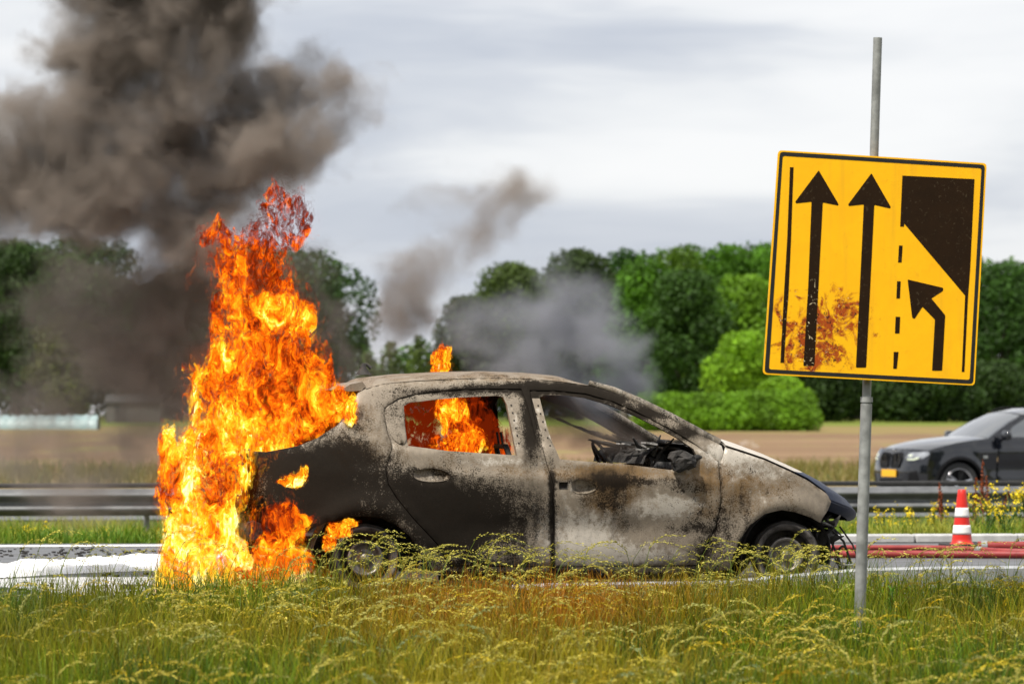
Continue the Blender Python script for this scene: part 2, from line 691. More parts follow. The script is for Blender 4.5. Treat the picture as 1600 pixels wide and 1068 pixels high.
def blades(base, h, wd, lean, col0, col1, nseg=3, curl=2.0, dirs=None):
    """base Nx3; returns verts, faces, colours"""
    n = len(base)
    d = rand_unit(n) if dirs is None else dirs
    fac = rand_unit(n)
    fac[:, 1] *= .45                       # blades mostly turn a side to the road
    fac /= np.linalg.norm(fac, axis=1)[:, None]
    ts = np.linspace(0, 1, nseg + 1)
    V, C = [], []
    for i, t in enumerate(ts):
        cen = base.copy()
        cen[:, :2] += d * (lean * h * t ** curl)[:, None]
        cen[:, 2] += h * (t - .35 * np.minimum(lean, 1.2) * t ** (curl + 1))
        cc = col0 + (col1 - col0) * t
        if i < nseg:
            w_ = wd * (1 - .75 * t)
            for s in (-1, 1):
                q = cen.copy(); q[:, :2] += fac * (s * w_ / 2)[:, None]
                V.append(q); C.append(cc)
        else:
            V.append(cen); C.append(cc)
    k = len(V)
    V = np.stack(V, 1).reshape(-1, 3); C = np.stack(C, 1).reshape(-1, 3)
    o = np.arange(n)[:, None] * k
    quads = np.concatenate([o + np.array([[2 * i, 2 * i + 1, 2 * i + 3, 2 * i + 2]]) for i in range(nseg - 1)])
    tri = o + np.array([[2 * nseg - 2, 2 * nseg - 1, 2 * nseg]])
    return V, [quads, tri], C


def seed_stalks(base, h, lean, dirs, cstem, chead, nsp=26, hl=0.34, spl=.017, spw=.006):
    """thin stalk that nods at the tip and carries a loose one-sided plume of spikelets"""
    n = len(base)
    ns = 7
    ts = np.linspace(0, 1, ns + 1)

    def curve(t):
        t = np.asarray(t)
        q = np.repeat(base[:, None, :], t.shape[-1], 1).copy()
        tt = np.broadcast_to(t, (n, t.shape[-1]))
        hd = np.clip((tt - (1 - hl)) / hl, 0, 1)
        off = lean[:, None] * h[:, None] * (.35 * tt ** 2 + .75 * hd ** 1.6 * hl * 1.5)
        up = h[:, None] * (tt - .12 * lean[:, None] * tt ** 3 - hl * hd ** 2.2 * np.clip(lean[:, None], 0, 1.1) * 1.0)
        q[..., 0] += dirs[:, 0:1] * off; q[..., 1] += dirs[:, 1:2] * off; q[..., 2] += up
        return q
    cen = curve(ts)
    wd = np.linspace(.0045, .0026, ns + 1)
    side = np.zeros((n, 1, 3)); side[:, 0, 0] = 1
    V = np.stack([cen - side * wd[None, :, None] / 2, cen + side * wd[None, :, None] / 2], 2).reshape(-1, 3)
    C = np.repeat(cstem[:, None, :], (ns + 1) * 2, 1).reshape(-1, 3)
    o = np.arange(n)[:, None] * (ns + 1) * 2
    quads = np.concatenate([o + np.array([[2 * i, 2 * i + 1, 2 * i + 3, 2 * i + 2]]) for i in range(ns)])
    # spikelets
    st = np.linspace(1 - hl, 1.0, nsp)
    a = curve(st)                                   # n, nsp, 3
    nxt = curve(np.minimum(st + .02, 1.02))
    tan = nxt - a; tan /= np.linalg.norm(tan, axis=2)[..., None] + 1e-9
    rnd = rng.normal(0, 1, (n, nsp, 3))
    dd = tan * .95 + rnd * .24; dd[..., 2] -= .12
    dd /= np.linalg.norm(dd, axis=2)[..., None]
    prof = np.sin(np.clip((st - (1 - hl)) / hl, 0, 1) * PI * .82 + .45) * .6 + .5
    L = spl * prof[None, :, None] * rng.uniform(.6, 1.4, (n, nsp, 1))
    W = np.cross(dd, rng.normal(0, 1, (n, nsp, 3))); W /= np.linalg.norm(W, axis=2)[..., None] + 1e-9
    W = W * spw * .5
    a = a + rnd * .0022
    p0, p1, p2, p3 = a, a + dd * L * .5 + W, a + dd * L, a + dd * L * .5 - W
    S = np.stack([p0, p1, p2, p3], 2).reshape(-1, 3)
    sc = chead[:, None, None, :] * rng.uniform(.75, 1.2, (n, nsp, 1, 1)) * np.array([.8, 1., 1.1, 1.])[None, None, :, None]
    sc = sc.reshape(-1, 3)
    off0 = len(V)
    q2 = off0 + np.arange(n * nsp)[:, None] * 4 + np.array([[0, 1, 2, 3]])
    return np.concatenate([V, S]), [quads, q2], np.concatenate([C, sc])


def px_of(p):
    p = np.asarray(p, float)
    return np.stack([CX + p[:, 0] * F / p[:, 1], HY - (p[:, 2] - EYE) * F / p[:, 1]], 1)


def verge_points(n, D0, D1, t0=-5.2, t1=4.6, power=1.0):
    D = D0 + (D1 - D0) * rng.uniform(0, 1, n) ** power
    t = rng.uniform(t0, t1, n)
    xy = R0 + RT * t[:, None] + RN * (D - 22)[:, None]
    z = np.interp(D, _TD, _TZ) + (fbm(xy * 1.3, 3) - .5) * .08 - .01
    return np.column_stack([xy, z]), D, t


def hue(base):
    """natural patches of green, straw and rust-coloured grass, by place"""
    X = base[:, 0]; Y = base[:, 1]
    q = np.stack([X, Y], 1)
    f1 = fbm(q * .9, 3, 40); f2 = fbm(q * 2.6, 3, 50)
    green = np.array([.038, .098, .006]); lime = np.array([.165, .265, .004])
    straw = np.array([.42, .31, .014]); ochre = np.array([.38, .135, .006])
    s = np.clip((f2 - .40) * 4, 0, 1)[:, None]
    c = green * (1 - s) + lime * s
    st = np.clip((f1 - .42) * 4.5 + rng.normal(0, .25, len(X)), 0, 1)[:, None]
    c = c * (1 - .6 * st) + straw * .6 * st
    # the rust-coloured swathe by the car
    o = np.exp(-((X - .10) / .95) ** 2) * np.clip((Y - 15.5) / 3.5, 0, 1) * np.clip(f2 * 2.4 - .45, 0, 1)
    o = np.clip(o * 1.35 + rng.normal(0, .15, len(X)), 0, 1)[:, None] * .9
    c = c * (1 - o) + ochre * o
    # greener, darker on the left
    g = np.clip((-X - .9) / 1.6, 0, 1)[:, None] * .45
    c = c * (1 - g) + green * 1.1 * g
    return c * rng.uniform(.45, 1.4, (len(X), 1))


def meadow():
    b_, D, t = verge_points(120000, 10.5, 20.95)
    h = rng.uniform(.18, .54, len(b_)) * (.72 + .5 * fbm(b_[:, :2] * 1.1, 2, 60))
    h *= np.clip((21.6 - D) / 2.0, .48, 1)
    lean = rng.uniform(.04, .5, len(b_))
    c1 = hue(b_)
    V, Fc, C = blades(b_, h, rng.uniform(.0035, .0085, len(b_)), lean, c1 * .16, c1 * 1.28)  # feet coloured much darker to deepen the shade between blades
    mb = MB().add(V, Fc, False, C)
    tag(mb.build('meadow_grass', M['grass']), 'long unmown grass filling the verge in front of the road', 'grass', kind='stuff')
    # nodding plumes
    b_, D, t = verge_points(3600, 11.0, 20.6, power=.9)
    f = fbm(b_[:, :2] * .8, 3, 70)
    X = px_of(b_ + np.array([0, 0, .3]))[:, 0]
    keep = rng.uniform(0, 1, len(b_)) < np.clip((f - .36) * 5, .06, 1) * np.clip(.55 + (X - 300) / 1200, .45, 1)
    b_, D = b_[keep], D[keep]
    n = len(b_)
    h = rng.uniform(.40, .66, n) * np.clip((21.3 - D) / 2.6, .5, 1)
    d = np.stack([rng.normal(.45, .7, n), rng.normal(0, .35, n)], 1); d /= np.linalg.norm(d, axis=1)[:, None]
    hd = np.array([.55, .47, .085]) * rng.uniform(.55, 1.2, (n, 1)) + np.array([.07, .02, -.03]) * rng.normal(0, 1, (n, 1))
    hd = np.clip(hd, .02, .75)
    V, Fc, C = seed_stalks(b_, h, rng.uniform(.35, 1.1, n), d, hue(b_) * 1.0 + .02, hd, nsp=44, hl=.32, spl=.017, spw=.0060)
    tag(MB().add(V, Fc, False, C).build('seed_grass', M['grass']), 'nodding pale seed heads of tall grass on the verge', 'grass', kind='stuff')
    # tall plumes by the car
    xs = np.concatenate([rng.normal(590, 70, 34), rng.normal(740, 80, 26), rng.normal(480, 70, 14), rng.normal(1150, 50, 30), rng.normal(1250, 45, 12), rng.normal(1000, 90, 14), rng.normal(880, 60, 9), rng.normal(1500, 110, 34), rng.normal(120, 120, 16)])
    n = len(xs)
    dd = rng.uniform(19.0, 20.4, n)
    x = (xs - CX) * dd / F
    b_ = np.column_stack([x, dd, terrain(x, dd)])
    h = rng.uniform(.46, .74, n)
    d = np.stack([rng.normal(.7, .45, n), rng.normal(0, .3, n)], 1); d /= np.linalg.norm(d, axis=1)[:, None]
    hd = np.array([.55, .50, .10]) * rng.uniform(.6, 1.25, (n, 1))
    V, Fc, C = seed_stalks(b_, h, rng.uniform(.5, 1.2, n), d, np.array([[.13, .18, .03]]) * rng.uniform(.6, 1.3, (n, 1)), hd, nsp=48, hl=.32, spl=.016, spw=.0058)
    tag(MB().add(V, Fc, False, C).build('tall_seed_grass', M['grass']), 'tallest arching seed heads reaching up against the burnt car', 'grass', kind='stuff')
    # broad-leaved weeds
    b_, D, t = verge_points(5000, 11, 19)
    keep = fbm(b_[:, :2] * 1.2, 2, 90) > .56
    b_ = b_[keep]; n = len(b_)
    h = rng.uniform(.16, .36, n)
    c1 = np.array([[.045, .13, .010]]) * rng.uniform(.7, 1.5, (n, 1))
    V, Fc, C = blades(b_, h, rng.uniform(.015, .032, n), rng.uniform(.5, 1.3, n), c1 * .6, c1)
    tag(MB().add(V, Fc, False, C).build('broad_leaved_weeds', M['grass']), 'low broad-leaved green weeds between the verge grass', 'weeds', kind='stuff')


meadow()


def median():
    b_, D, t = verge_points(60000, 30.9, 43.5, -9, 9)
    h = rng.uniform(.10, .27, len(b_)) * (.7 + .6 * fbm(b_[:, :2] * .7, 2, 33)) * np.clip((D - 30.6) / 1.0, .4, 1) * np.clip(1 + (D - 37) / 6, 1, 1.9)
    f = np.clip((fbm(b_[:, :2] * .8, 3, 21) - .4) * 4 + rng.normal(0, .2, len(b_)), 0, 1)[:, None]
    c1 = (np.array([.10, .20, .012]) * (1 - f) + np.array([.33, .33, .05]) * f) * rng.uniform(.75, 1.25, (len(b_), 1))
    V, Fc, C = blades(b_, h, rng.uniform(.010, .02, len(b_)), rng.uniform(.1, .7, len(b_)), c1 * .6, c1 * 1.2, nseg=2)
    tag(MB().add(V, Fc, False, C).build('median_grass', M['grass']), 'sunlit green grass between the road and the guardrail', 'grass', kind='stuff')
    # dry headland beyond the guardrail
    b_, D, t = verge_points(17000, 76, 100, -26, 26)
    h = rng.uniform(.2, .55, len(b_))
    c1 = (np.array([.25, .19, .06])) * rng.uniform(.6, 1.25, (len(b_), 1)) + np.array([-.06, .02, 0]) * rng.uniform(0, 1, (len(b_), 1))
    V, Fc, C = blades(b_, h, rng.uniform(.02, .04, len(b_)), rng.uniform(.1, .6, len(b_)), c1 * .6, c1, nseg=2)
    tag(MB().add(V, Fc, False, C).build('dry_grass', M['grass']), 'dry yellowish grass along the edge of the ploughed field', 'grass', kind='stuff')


median()


# ------------------------------------------------------------------ trees
def leaf_cloud(lobes, size, cover, colf, seed, drop=0.12):
    """lobes: rows cx,cy,cz,rx,ry,rz; leaf-sized faces in clumps over the lobes' outer shells"""
    r = np.random.default_rng(seed)
    V, C = [], []
    for (cx, cy, cz, rx, ry, rz) in lobes:
        area = 4 * PI * ((rx * ry) ** 1.6 / 3 + (rx * rz) ** 1.6 / 3 + (ry * rz) ** 1.6 / 3) ** (1 / 1.6)
        n = int(area * cover / (size * size * .55))
        u = r.normal(0, 1, (n, 3)); u /= np.linalg.norm(u, axis=1)[:, None]
        rad = 1 - np.abs(r.normal(0, .2, n)) + .42 * (fbm(u * 2.6 + cx, 3, seed) - .5)
        gap = fbm(u * 3.1 + cy, 2, seed + 5)
        keep = gap > drop + .16
        u, rad = u[keep], rad[keep]
        n = len(u)
        p = np.array([cx, cy, cz]) + u * rad[:, None] * np.array([rx, ry, rz])
        nrm = u * .75 + r.normal(0, .6, (n, 3)); nrm /= np.linalg.norm(nrm, axis=1)[:, None]
        a = np.cross(nrm, r.normal(0, 1, (n, 3))); a /= np.linalg.norm(a, axis=1)[:, None] + 1e-9
        b_ = np.cross(nrm, a)
        s = size * r.uniform(.55, 1.35, n)[:, None]
        q = np.stack([p - a * s * .5, p + b_ * s * .34, p + a * s * .5 + nrm * s * .1, p - b_ * s * .34], 1)
        V.append(q.reshape(-1, 3))
        k = r.uniform(.6, 1.4, (n, 1)) * r.uniform(.72, 1.3)
        k = k * (.6 + .8 * fbm(u * 4.5 + cz, 2, seed + 9))[:, None]
        C.append(np.repeat((colf * k)[:, None, :], 4, 1).reshape(-1, 3))
    V = np.concatenate(V); C = np.concatenate(C)
    return V, [np.arange(len(V)).reshape(-1, 4)], C


def tree(name, label, X, base_y, top_y, w_px, d, col, seed, group=None, trunk=.22, leaf=.35, nl=20, cat='tree', cover=1.0, low=.12, shape='round'):
    r = np.random.default_rng(seed)
    s = d / F
    x = (X - CX) * s
    zb = float(terrain(x, d)) - .1
    H = (HY - top_y) * s + EYE - zb
    W_ = w_px * s * (1.28 if shape == 'round' else 1.1)
    root = empty(name, (x, d, zb), 0, label, cat, group)
    lobes = []
    zc0, zc1 = H * low, H
    for i in range(nl):
        t = (i + .5) / nl
        z = zc0 + (zc1 - zc0) * (t ** .85)
        tt = (z - zc0) / (zc1 - zc0)
        if shape == 'cone':
            prof = max(.12, (1 - tt) ** .8)
        else:
            prof = math.sqrt(max(.02, 1 - (2 * tt - .86) ** 2 / 1.3)) if tt < .999 else .3
        lr = W_ * .5 * (r.uniform(.22, .56) if shape == 'round' else .3)
        lr = min(lr, W_ * .5 * prof * .95 + .3)
        rr = max(0, W_ * .5 * prof - lr) * r.uniform(.6, 1.15)
        a = i * 2.4 + r.uniform(-.4, .4)
        hz = min(lr * r.uniform(.6, 1.1), H * .3)
        z = min(z, H - hz)
        z = max(z, zc0 + hz * .4)
        lobes.append((rr * math.cos(a), rr * math.sin(a), z, lr, lr, hz))
    lobes.append((0, 0, (zc0 + zc1) * .5, W_ * .36, W_ * .36, (zc1 - zc0) * .42))
    V, Fc, C = leaf_cloud(lobes, leaf, cover, np.array(col), seed)
    MB().add(V, Fc, False, C).build('crown', M['leaf'], root)
    mb = MB()
    tr = max(.10, H * .022)
    th = H * .62
    zz = np.linspace(-.2, th, 7)
    wob = r.normal(0, .02 * H * .3, (7, 2)); wob[0] = 0
    pts = np.column_stack([wob[:, 0], wob[:, 1], zz])
    mb.tube(pts, np.linspace(tr * 1.35, tr * .35, 7), 8)
    for lb in lobes[:nl:2]:
        k = int(r.integers(1, 4))
        a = pts[k]; e = np.array(lb[:3])
        mid = (a + e) / 2 + np.array([0, 0, .06 * H])
        mb.tube([a, mid, e], [tr * .5, tr * .3, tr * .1], 6)
    mb.build('trunk', M['bark'], root)
    return root


DK = (.030, .062, .010); MD = (.058, .150, .006); LT = (.12, .25, .010); OL = (.075, .115, .018); BR = (.16, .31, .012)
# left group
tree('broadleaf_tree', 'big dark round-crowned tree at the left edge behind the smoke', 25, 660, 372, 230, 330, DK, 1, leaf=.38)
tree('broadleaf_tree', 'dark domed tree second from the left edge, seen through smoke', 125, 660, 366, 190, 322, DK, 2, leaf=.38)
tree('conical_tree', 'smaller olive pointed tree before the dark left trees', 100, 664, 492, 110, 292, (.085, .10, .02), 3, leaf=.38, nl=12, low=.05)
tree('broadleaf_tree', 'dark tree in brown smoke left of the tall flame', 215, 660, 440, 150, 335, DK, 4, leaf=.38)
# behind the fire
tree('broadleaf_tree', 'huge round tree directly behind the tall flame', 400, 660, 383, 310, 318, (.034, .085, .010), 5, leaf=.48, nl=26)
tree('broadleaf_tree', 'half hidden tree left behind the tall flame', 280, 660, 425, 190, 326, DK, 6, leaf=.38)
# low ones between
for i, (X, top, wd) in enumerate([(575, 548, 60), (612, 532, 56), (655, 522, 62), (690, 540, 60)]):
    tree('young_tree', ['low olive tree at the right foot of the huge tree', 'low olive tree left of the small roof flame', 'pointed olive tree directly above the roof flame', 'low dark tree right of the roof flame'][i],
         X, 660, top, wd, 345, OL, 20 + i, leaf=.36, nl=10, low=.03, shape='cone' if i != 3 else 'round')
# centre
tree('broadleaf_tree', 'dark tree at the left of the centre clump above the car roof', 728, 660, 462, 110, 320, (.04, .06, .014), 30, leaf=.35)
tree('broadleaf_tree', 'olive green tree in the centre clump behind thin grey smoke', 800, 660, 408, 150, 325, (.062, .098, .018), 31, leaf=.35)
tree('broadleaf_tree', 'tallest dark tree of the centre clump behind grey smoke', 905, 660, 388, 150, 335, (.035, .06, .013), 32, leaf=.35)
tree('broadleaf_tree', 'dark green tree at the back between the centre clump and the wood', 975, 660, 386, 90, 350, (.03, .08, .012), 33, leaf=.35)
# right wood
wood = [(1010, 402, 130, 312, MD, 'mid green tree at the left end of the right hand wood'),
        (1075, 420, 150, 296, (.035, .085, .009), 'dark full tree above the left half of the hedge'),
        (1062, 384, 120, 345, (.075, .145, .008), 'back row tree above the dark full tree'),
        (1130, 381, 130, 350, MD, 'back row tree left of the yellow sign'),
        (1165, 428, 120, 306, (.11, .22, .010), 'light green tree beside the left edge of the yellow sign'),
        (1195, 379, 130, 352, MD, 'back row tree half behind the left edge of the yellow sign'),
        (1260, 395, 150, 340, MD, 'tree wholly behind the left half of the yellow sign'),
        (1340, 410, 150, 336, MD, 'tree wholly behind the middle of the yellow sign'),
        (1420, 400, 150, 342, DK, 'tree wholly behind the right half of the yellow sign'),
        (1495, 415, 140, 330, DK, 'dark tree at the right edge of the yellow sign'),
        (1565, 408, 150, 325, (.032, .08, .010), 'dark green tree above the black car'),
        (1640, 412, 160, 330, DK, 'dark tree at the right edge of the picture'),
        (1290, 560, 110, 310, DK, 'dark low tree between the hedge and the sign post'),
        (1385, 560, 120, 312, DK, 'dark low tree right of the sign post'),
        (1465, 555, 120, 308, (.026, .055, .01), 'dark low tree behind the nose of the black car'),
        (1550, 560, 130, 314, DK, 'dark low tree behind the windscreen of the black car')]
for i, (X, top, wd, d, c, lab) in enumerate(wood):
    tree('broadleaf_tree', lab, X, 660, top, wd, d, c, 50 + i, group='trees of the wood on the right', leaf=.35, nl=20, low=.06)
tree('young_tree', 'bright green bushy tree standing behind the hedge', 1165, 672, 516, 112, 246, BR, 80, leaf=.24, nl=30, low=.04)
tree('young_tree', 'bright green bush at the right end of the hedge under the sign', 1225, 672, 584, 76, 240, BR, 81, leaf=.22, nl=22, low=.04, cat='bush')


def hedge():
    d = 226.0; s = d / F
    x0, x1 = (1000 - CX) * s, (1268 - CX) * s
    zb = float(terrain(0, d)) - .1
    top = EYE - (612 - HY) * s - zb
    root = empty('hedge', ((x0 + x1) / 2, d, zb), 0, 'long clipped bright green hedge at the edge of the brown field', 'hedge')
    r = np.random.default_rng(90)
    lobes = []
    for i in range(26):
        x = (x0 - x1) / 2 + (x1 - x0) * (i + .5) / 26
        hgt = top * (1 + .05 * math.sin(i * 1.7)) * (1.0 if i < 15 else 1.1)
        lobes.append((x, r.uniform(-.4, .4), hgt * .5, .75, 1.3, hgt * .52))
        lobes.append((x + r.uniform(-.3, .3), -.7 + r.uniform(-.3, .3), hgt * .3, .7, .9, hgt * .33))
    V, Fc, C = leaf_cloud(lobes, .19, 1.3, np.array((.12, .245, .010)), 91, drop=.0)
    lim = top * (1.0 + .07 * np.clip((V[:, 0] - (x1 - x0) * .12) / 1.5, 0, 1)) * (.97 + .06 * fbm(V[:, :2] * 1.6, 2, 3))
    V[:, 2] = np.where(V[:, 2] > lim, lim + (V[:, 2] - lim) * .18, V[:, 2])
    MB().add(V, Fc, False, C).build('foliage', M['leaf'], root)
    mb = MB()
    for i in range(14):
        x = (x0 - x1) / 2 + (x1 - x0) * (i + .5) / 14
        mb.tube([[x, 0, -.1], [x + .1, .05, top * .4], [x + .25, 0, top * .8]], [.06, .045, .02], 6)
    mb.build('stems', M['bark'], root)


hedge()


# far row that closes the view behind the named trees
def far_wood():
    r = np.random.default_rng(95)
    lobes = []
    for i in range(64):
        x = -72 + 144 * (i + .5) / 64
        X = CX + x * F / 410
        top = np.interp(X, [0, 300, 520, 560, 690, 720, 940, 980, 1250, 1300, 1700], [470, 470, 480, 552, 548, 480, 440, 398, 390, 415, 415]) + r.uniform(-8, 8)
        zb = float(terrain(x, 410)) - .3
        h = (HY - top) * 410 / F + EYE - zb
        n = max(1, int(h / 5))
        for k in range(n):
            lobes.append((x + r.uniform(-1, 1), 410 + r.uniform(-5, 5), zb + h * (k + .5) / n, 2.3, 2.6, h / n * .62))
    V, Fc, C = leaf_cloud(lobes, .74, 1.1, np.array((.045, .105, .009)), 96, drop=.0)
    tag(MB().add(V, Fc, False, C).build('far_wood', M['leaf']), 'dark far wood closing the view behind the trees', 'wood', kind='stuff')
    # unseen wood added behind the viewer to darken paint reflections and front fill
    lobes = []
    for i in range(46):
        x = -115 + 230 * (i + .5) / 46
        h = r.uniform(20, 26)
        for k in range(2):
            lobes.append((x + r.uniform(-1, 1), -45 + r.uniform(-4, 4), -.5 + h * (k + .5) / 2, 4.2, 4.2, h * .30))
    V, Fc, C = leaf_cloud(lobes, 1.9, 1.1, np.array((.04, .08, .012)), 97, drop=.0)
    tag(MB().add(V, Fc, False, C).build('added_wood', M['leaf']), 'wood on the viewer\'s side of the road', 'wood', kind='stuff')


far_wood()


# ------------------------------------------------------------------ far left: covered bed and shed in the smoke
M['plastic'] = pmat('pale_plastic', (0.30, 0.44, 0.45), (0.46, 0.58, 0.58), 1.2, 0.35, bumps=.5, bscale=2.5, dist=.05)
M['shedwall'] = pmat('pale_boards', (0.11, 0.105, 0.095), (0.15, 0.14, 0.13), 2, 0.8)
M['shedroof'] = pmat('roof_sheet', (0.05, 0.05, 0.05), (0.075, 0.075, 0.07), 2, 0.9, spec=.1)


def polytunnel():
    d = 236.0; s = d / F
    x0, x1 = (-120 - CX) * s, (154 - CX) * s
    zb = float(terrain(x0, d))
    root = empty('crop_tunnel', ((x0 + x1) / 2, d, zb), 0, 'long low pale teal plastic cover lying on the field, far left', 'crop cover')
    L = x1 - x0; h = .95
    us = np.linspace(-L / 2, L / 2, 60); th = np.linspace(0, PI, 15)
    r = np.random.default_rng(5)
    pts = np.zeros((60, 15, 3))
    for i, u in enumerate(us):
        sag = .05 * math.sin(i * 2.1) + r.uniform(-.03, .03)
        pts[i] = np.column_stack([np.full(15, u), -np.cos(th) * 1.1, np.sin(th) * (h + sag)])
    MB().grid(pts).build('plastic_sheet', M['plastic'], root)
    for i in range(10):
        u = -L / 2 + L * (i + .5) / 10
        MB().tube([[u, -math.cos(a) * 1.12, math.sin(a) * (h + .05)] for a in np.linspace(0, PI, 13)], .025, 6).build('hoop', M['galv'], root)


polytunnel()


def shed():
    d = 300.0; s = d / F
    x = (208 - CX) * s
    zb = float(terrain(x, d))
    root = empty('farm_shed', (x, d, zb), 0, 'low grey farm shed half hidden in the smoke before the left trees', 'shed')
    w_, h_ = 4.6, 1.7
    MB().box((0, 1.5, h_ / 2), (w_, 3, h_)).build('wall', M['shedwall'], root)
    v = np.array([[-w_ / 2 - .15, -.2, h_], [w_ / 2 + .15, -.2, h_], [w_ / 2 + .15, 1.5, h_ + .65], [-w_ / 2 - .15, 1.5, h_ + .65], [-w_ / 2 - .15, 3.2, h_], [w_ / 2 + .15, 3.2, h_]])
    mb = MB()
    for q in ([0, 1, 2, 3], [3, 2, 5, 4]):
        p = v[q]
        mb.add(np.concatenate([p, p + [0, 0, .08]]), [np.array([[3, 2, 1, 0], [4, 5, 6, 7], [0, 1, 5, 4], [1, 2, 6, 5], [2, 3, 7, 6], [3, 0, 4, 7]])])
    mb.build('roof', M['shedroof'], root)
    MB().box((-1.1, -.02, .75), (.9, .06, 1.5)).build('door', M['shedroof'], root)


shed()


# ------------------------------------------------------------------ guardrail
def wprof(n=4):
    # W section: (out towards the road, height), beam 0.31 m tall
    p = [(-.0, 0), (.012, .006), (.05, .045), (.083, .062), (.083, .092), (.05, .11), (.012, .135), (.004, .155)]
    p = p + [(o, .31 - h) for o, h in p[:-1][::-1]]
    return np.array(p)


M['rail'] = pmat('dull_rail_steel', (.11, .113, .118), (.20, .205, .21), 3, .42, .5, bumps=.2, bscale=6, dist=.02, rough2=.6)


def guardrail():
    D = 41.0
    ztop = .27
    root = empty('guardrail', (*road_xy(0, D), 0), ROAD_YAW, 'galvanised crash barrier running behind the burning car', 'guardrail')
    pr = wprof()
    seg = 4.0
    for i in range(-6, 6):
        x0, x1 = i * seg - .12, (i + 1) * seg + .02
        off = -.004 if i % 2 else 0
        xs = np.linspace(x0, x1, 9)
        pts = np.array([[[x, -.10 - o + off, ztop - .31 + h] for o, h in pr] for x in xs])
        bk = pts.copy(); bk[..., 1] += .006
        mb = MB().grid(pts, True, True).grid(bk, True)
        mb.build('beam', M['rail'], root)
        for xb in (x1 - .2, x1 - .1):
            for zb in (.09, .22):
                pass
    for i in range(-12, 12):
        x = i * 2.0
        zt = float(np.interp(D, _TD, _TZ))
        po = MB().box((x, .10, (ztop + zt) / 2 - .05), (.06, .11, ztop - zt - .06), bev=.01).build('post', M['galv_dull'], root)
        MB().box((x, -.02, ztop - .155), (.10, .12, .26), bev=.01).build('spacer', M['galv_dull'], po)
    # rear rail, a dark capped channel seen just above the front beam
    xs = np.linspace(-24, 24, 50)
    mb = MB()
    for x0 in range(-24, 24, 4):
        mb.box((x0 + 2, .28, ztop + .03), (3.99, .09, .055), bev=.012)
    mb.build('top_rail', M['rubber'], root)


guardrail()


# low ramped end of the near barrier, in front of the car
def ramp():
    root = empty('barrier_end', (*road_xy(0, 21.45)[:2], 0), 0, 'low ramped steel end of the near barrier in the grass under the car', 'barrier')
    k = [(800, 914), (862, 911), (1000, 909), (1130, 907), (1240, 897), (1345, 888), (1480, 885), (1620, 884), (1900, 882)]
    mb = MB()
    rows = []
    for X, Y in k:
        # place on the D = 21.45 line
        d = 21.45 + ((X - CX) * 21.4 / F - .42) * math.tan(ROAD_YAW) * 0.6
        p = P(X, Y, d) - np.array([*root.location])
        hgt = .028 if X < 1200 else (.06 if X < 1300 else .125)
        rows.append([p + [0, .10, 0], p + [0, .0, 0], p + [0, -.012, -.012], p + [0, -.012, -hgt], p + [0, .03, -hgt - .02]])
    mb.grid(np.array(rows), False, True)
    bk = np.array(rows) + [0, .006, -.006]
    mb.grid(bk, False)
    mb.build('beam', M['galv'], root)
    for X in (1368, 1372 + 190, 1900 - 60):
        d = 21.45 + ((X - CX) * 21.4 / F - .42) * math.tan(ROAD_YAW) * 0.6 - .02
        p = P(X, 903, d) - np.array([*root.location])
        MB().lathe([(0, -.012), (.012, -.012), (.02, -.004), (.02, 0), (.014, .006)], 14, p, 'y').build('bolt', M['rubber'], root)
    for X in (1300, 1500, 1700):
        p = P(X, 912, 21.6) - np.array([*root.location])
        MB().box((p[0], p[1], -.02 - root.location.z), (.07, .07, .25), bev=.01).build('post', M['galv_dull'], root)


ramp()
# ================================================================== THE BURNT CAR
CAR_YAW = math.radians(12.0)
CO = np.array([0.42 - 0.8 * math.sin(CAR_YAW), 22.0 + 0.8 * math.cos(CAR_YAW)])
CU = np.array([math.cos(CAR_YAW), math.sin(CAR_YAW)])
CV = np.array([-math.sin(CAR_YAW), math.cos(CAR_YAW)])


def c_px(X, Y, v):
    """picture point -> (u, z) on the lengthwise car plane at side offset v"""
    X = np.asarray(X, float); Y = np.asarray(Y, float)
    dx = (X - CX) / F
    t = (np.asarray(v) + CO @ CV) / (dx * CV[0] + CV[1])
    u = t * (dx * CU[0] + CU[1]) - CO @ CU
    return u, EYE - t * (Y - HY) / F


def c_world(u, v, z):
    u = np.asarray(u, float); v = np.asarray(v, float)
    return np.stack([CO[0] + u * CU[0] + v * CV[0], CO[1] + u * CU[1] + v * CV[1], np.broadcast_to(z, u.shape)], -1)


_W = tabfn([-2.3, -2.05, -1.75, -1.3, 0, 1.0, 1.4, 1.70, 1.9, 2.1], [.60, .74, .815, .855, .865, .86, .845, .79, .70, .55], .16)
_S = tabfn([0.0, .10, .2, .35, .55, .75, .88, .97, 1.15, 1.30, 1.42], [.88, .925, .965, .985, 1.0, .992, .965, .925, .83, .735, .64], .07)
WR = c_px(572, 866, -.80); WF = c_px(1229, 864, -.80)
UR, UF = float(WR[0]), float(WF[0])


def hw(u, z):
    u = np.asarray(u, float); z = np.asarray(z, float)
    b_ = _W(u) * _S(z)
    for uc in (UR, UF):
        r = np.hypot(u - uc, (z - .22) * 1.0)
        b_ = b_ + .026 * np.exp(-((r - .33) / .075) ** 2) * (z > .1)
    # shoulder crease that climbs towards the rear and a hollow along the door bottoms
    zl = .735 - .035 * u
    b_ = b_ + .010 * np.tanh((zl - z) / .018) * np.exp(-((z - zl) / .12) ** 2) * np.exp(-((u + .1) / 1.2) ** 4)
    b_ = b_ - .020 * np.exp(-((z - .40) / .09) ** 2) * np.exp(-((u - .05) / .75) ** 4)
    q = np.stack([u.ravel() * 3.4, z.ravel() * 4.6], 1)
    b_ = b_ + (.012 * (fbm(q, 3, 77) - .5)).reshape(u.shape)          # heat-buckled skin
    return b_


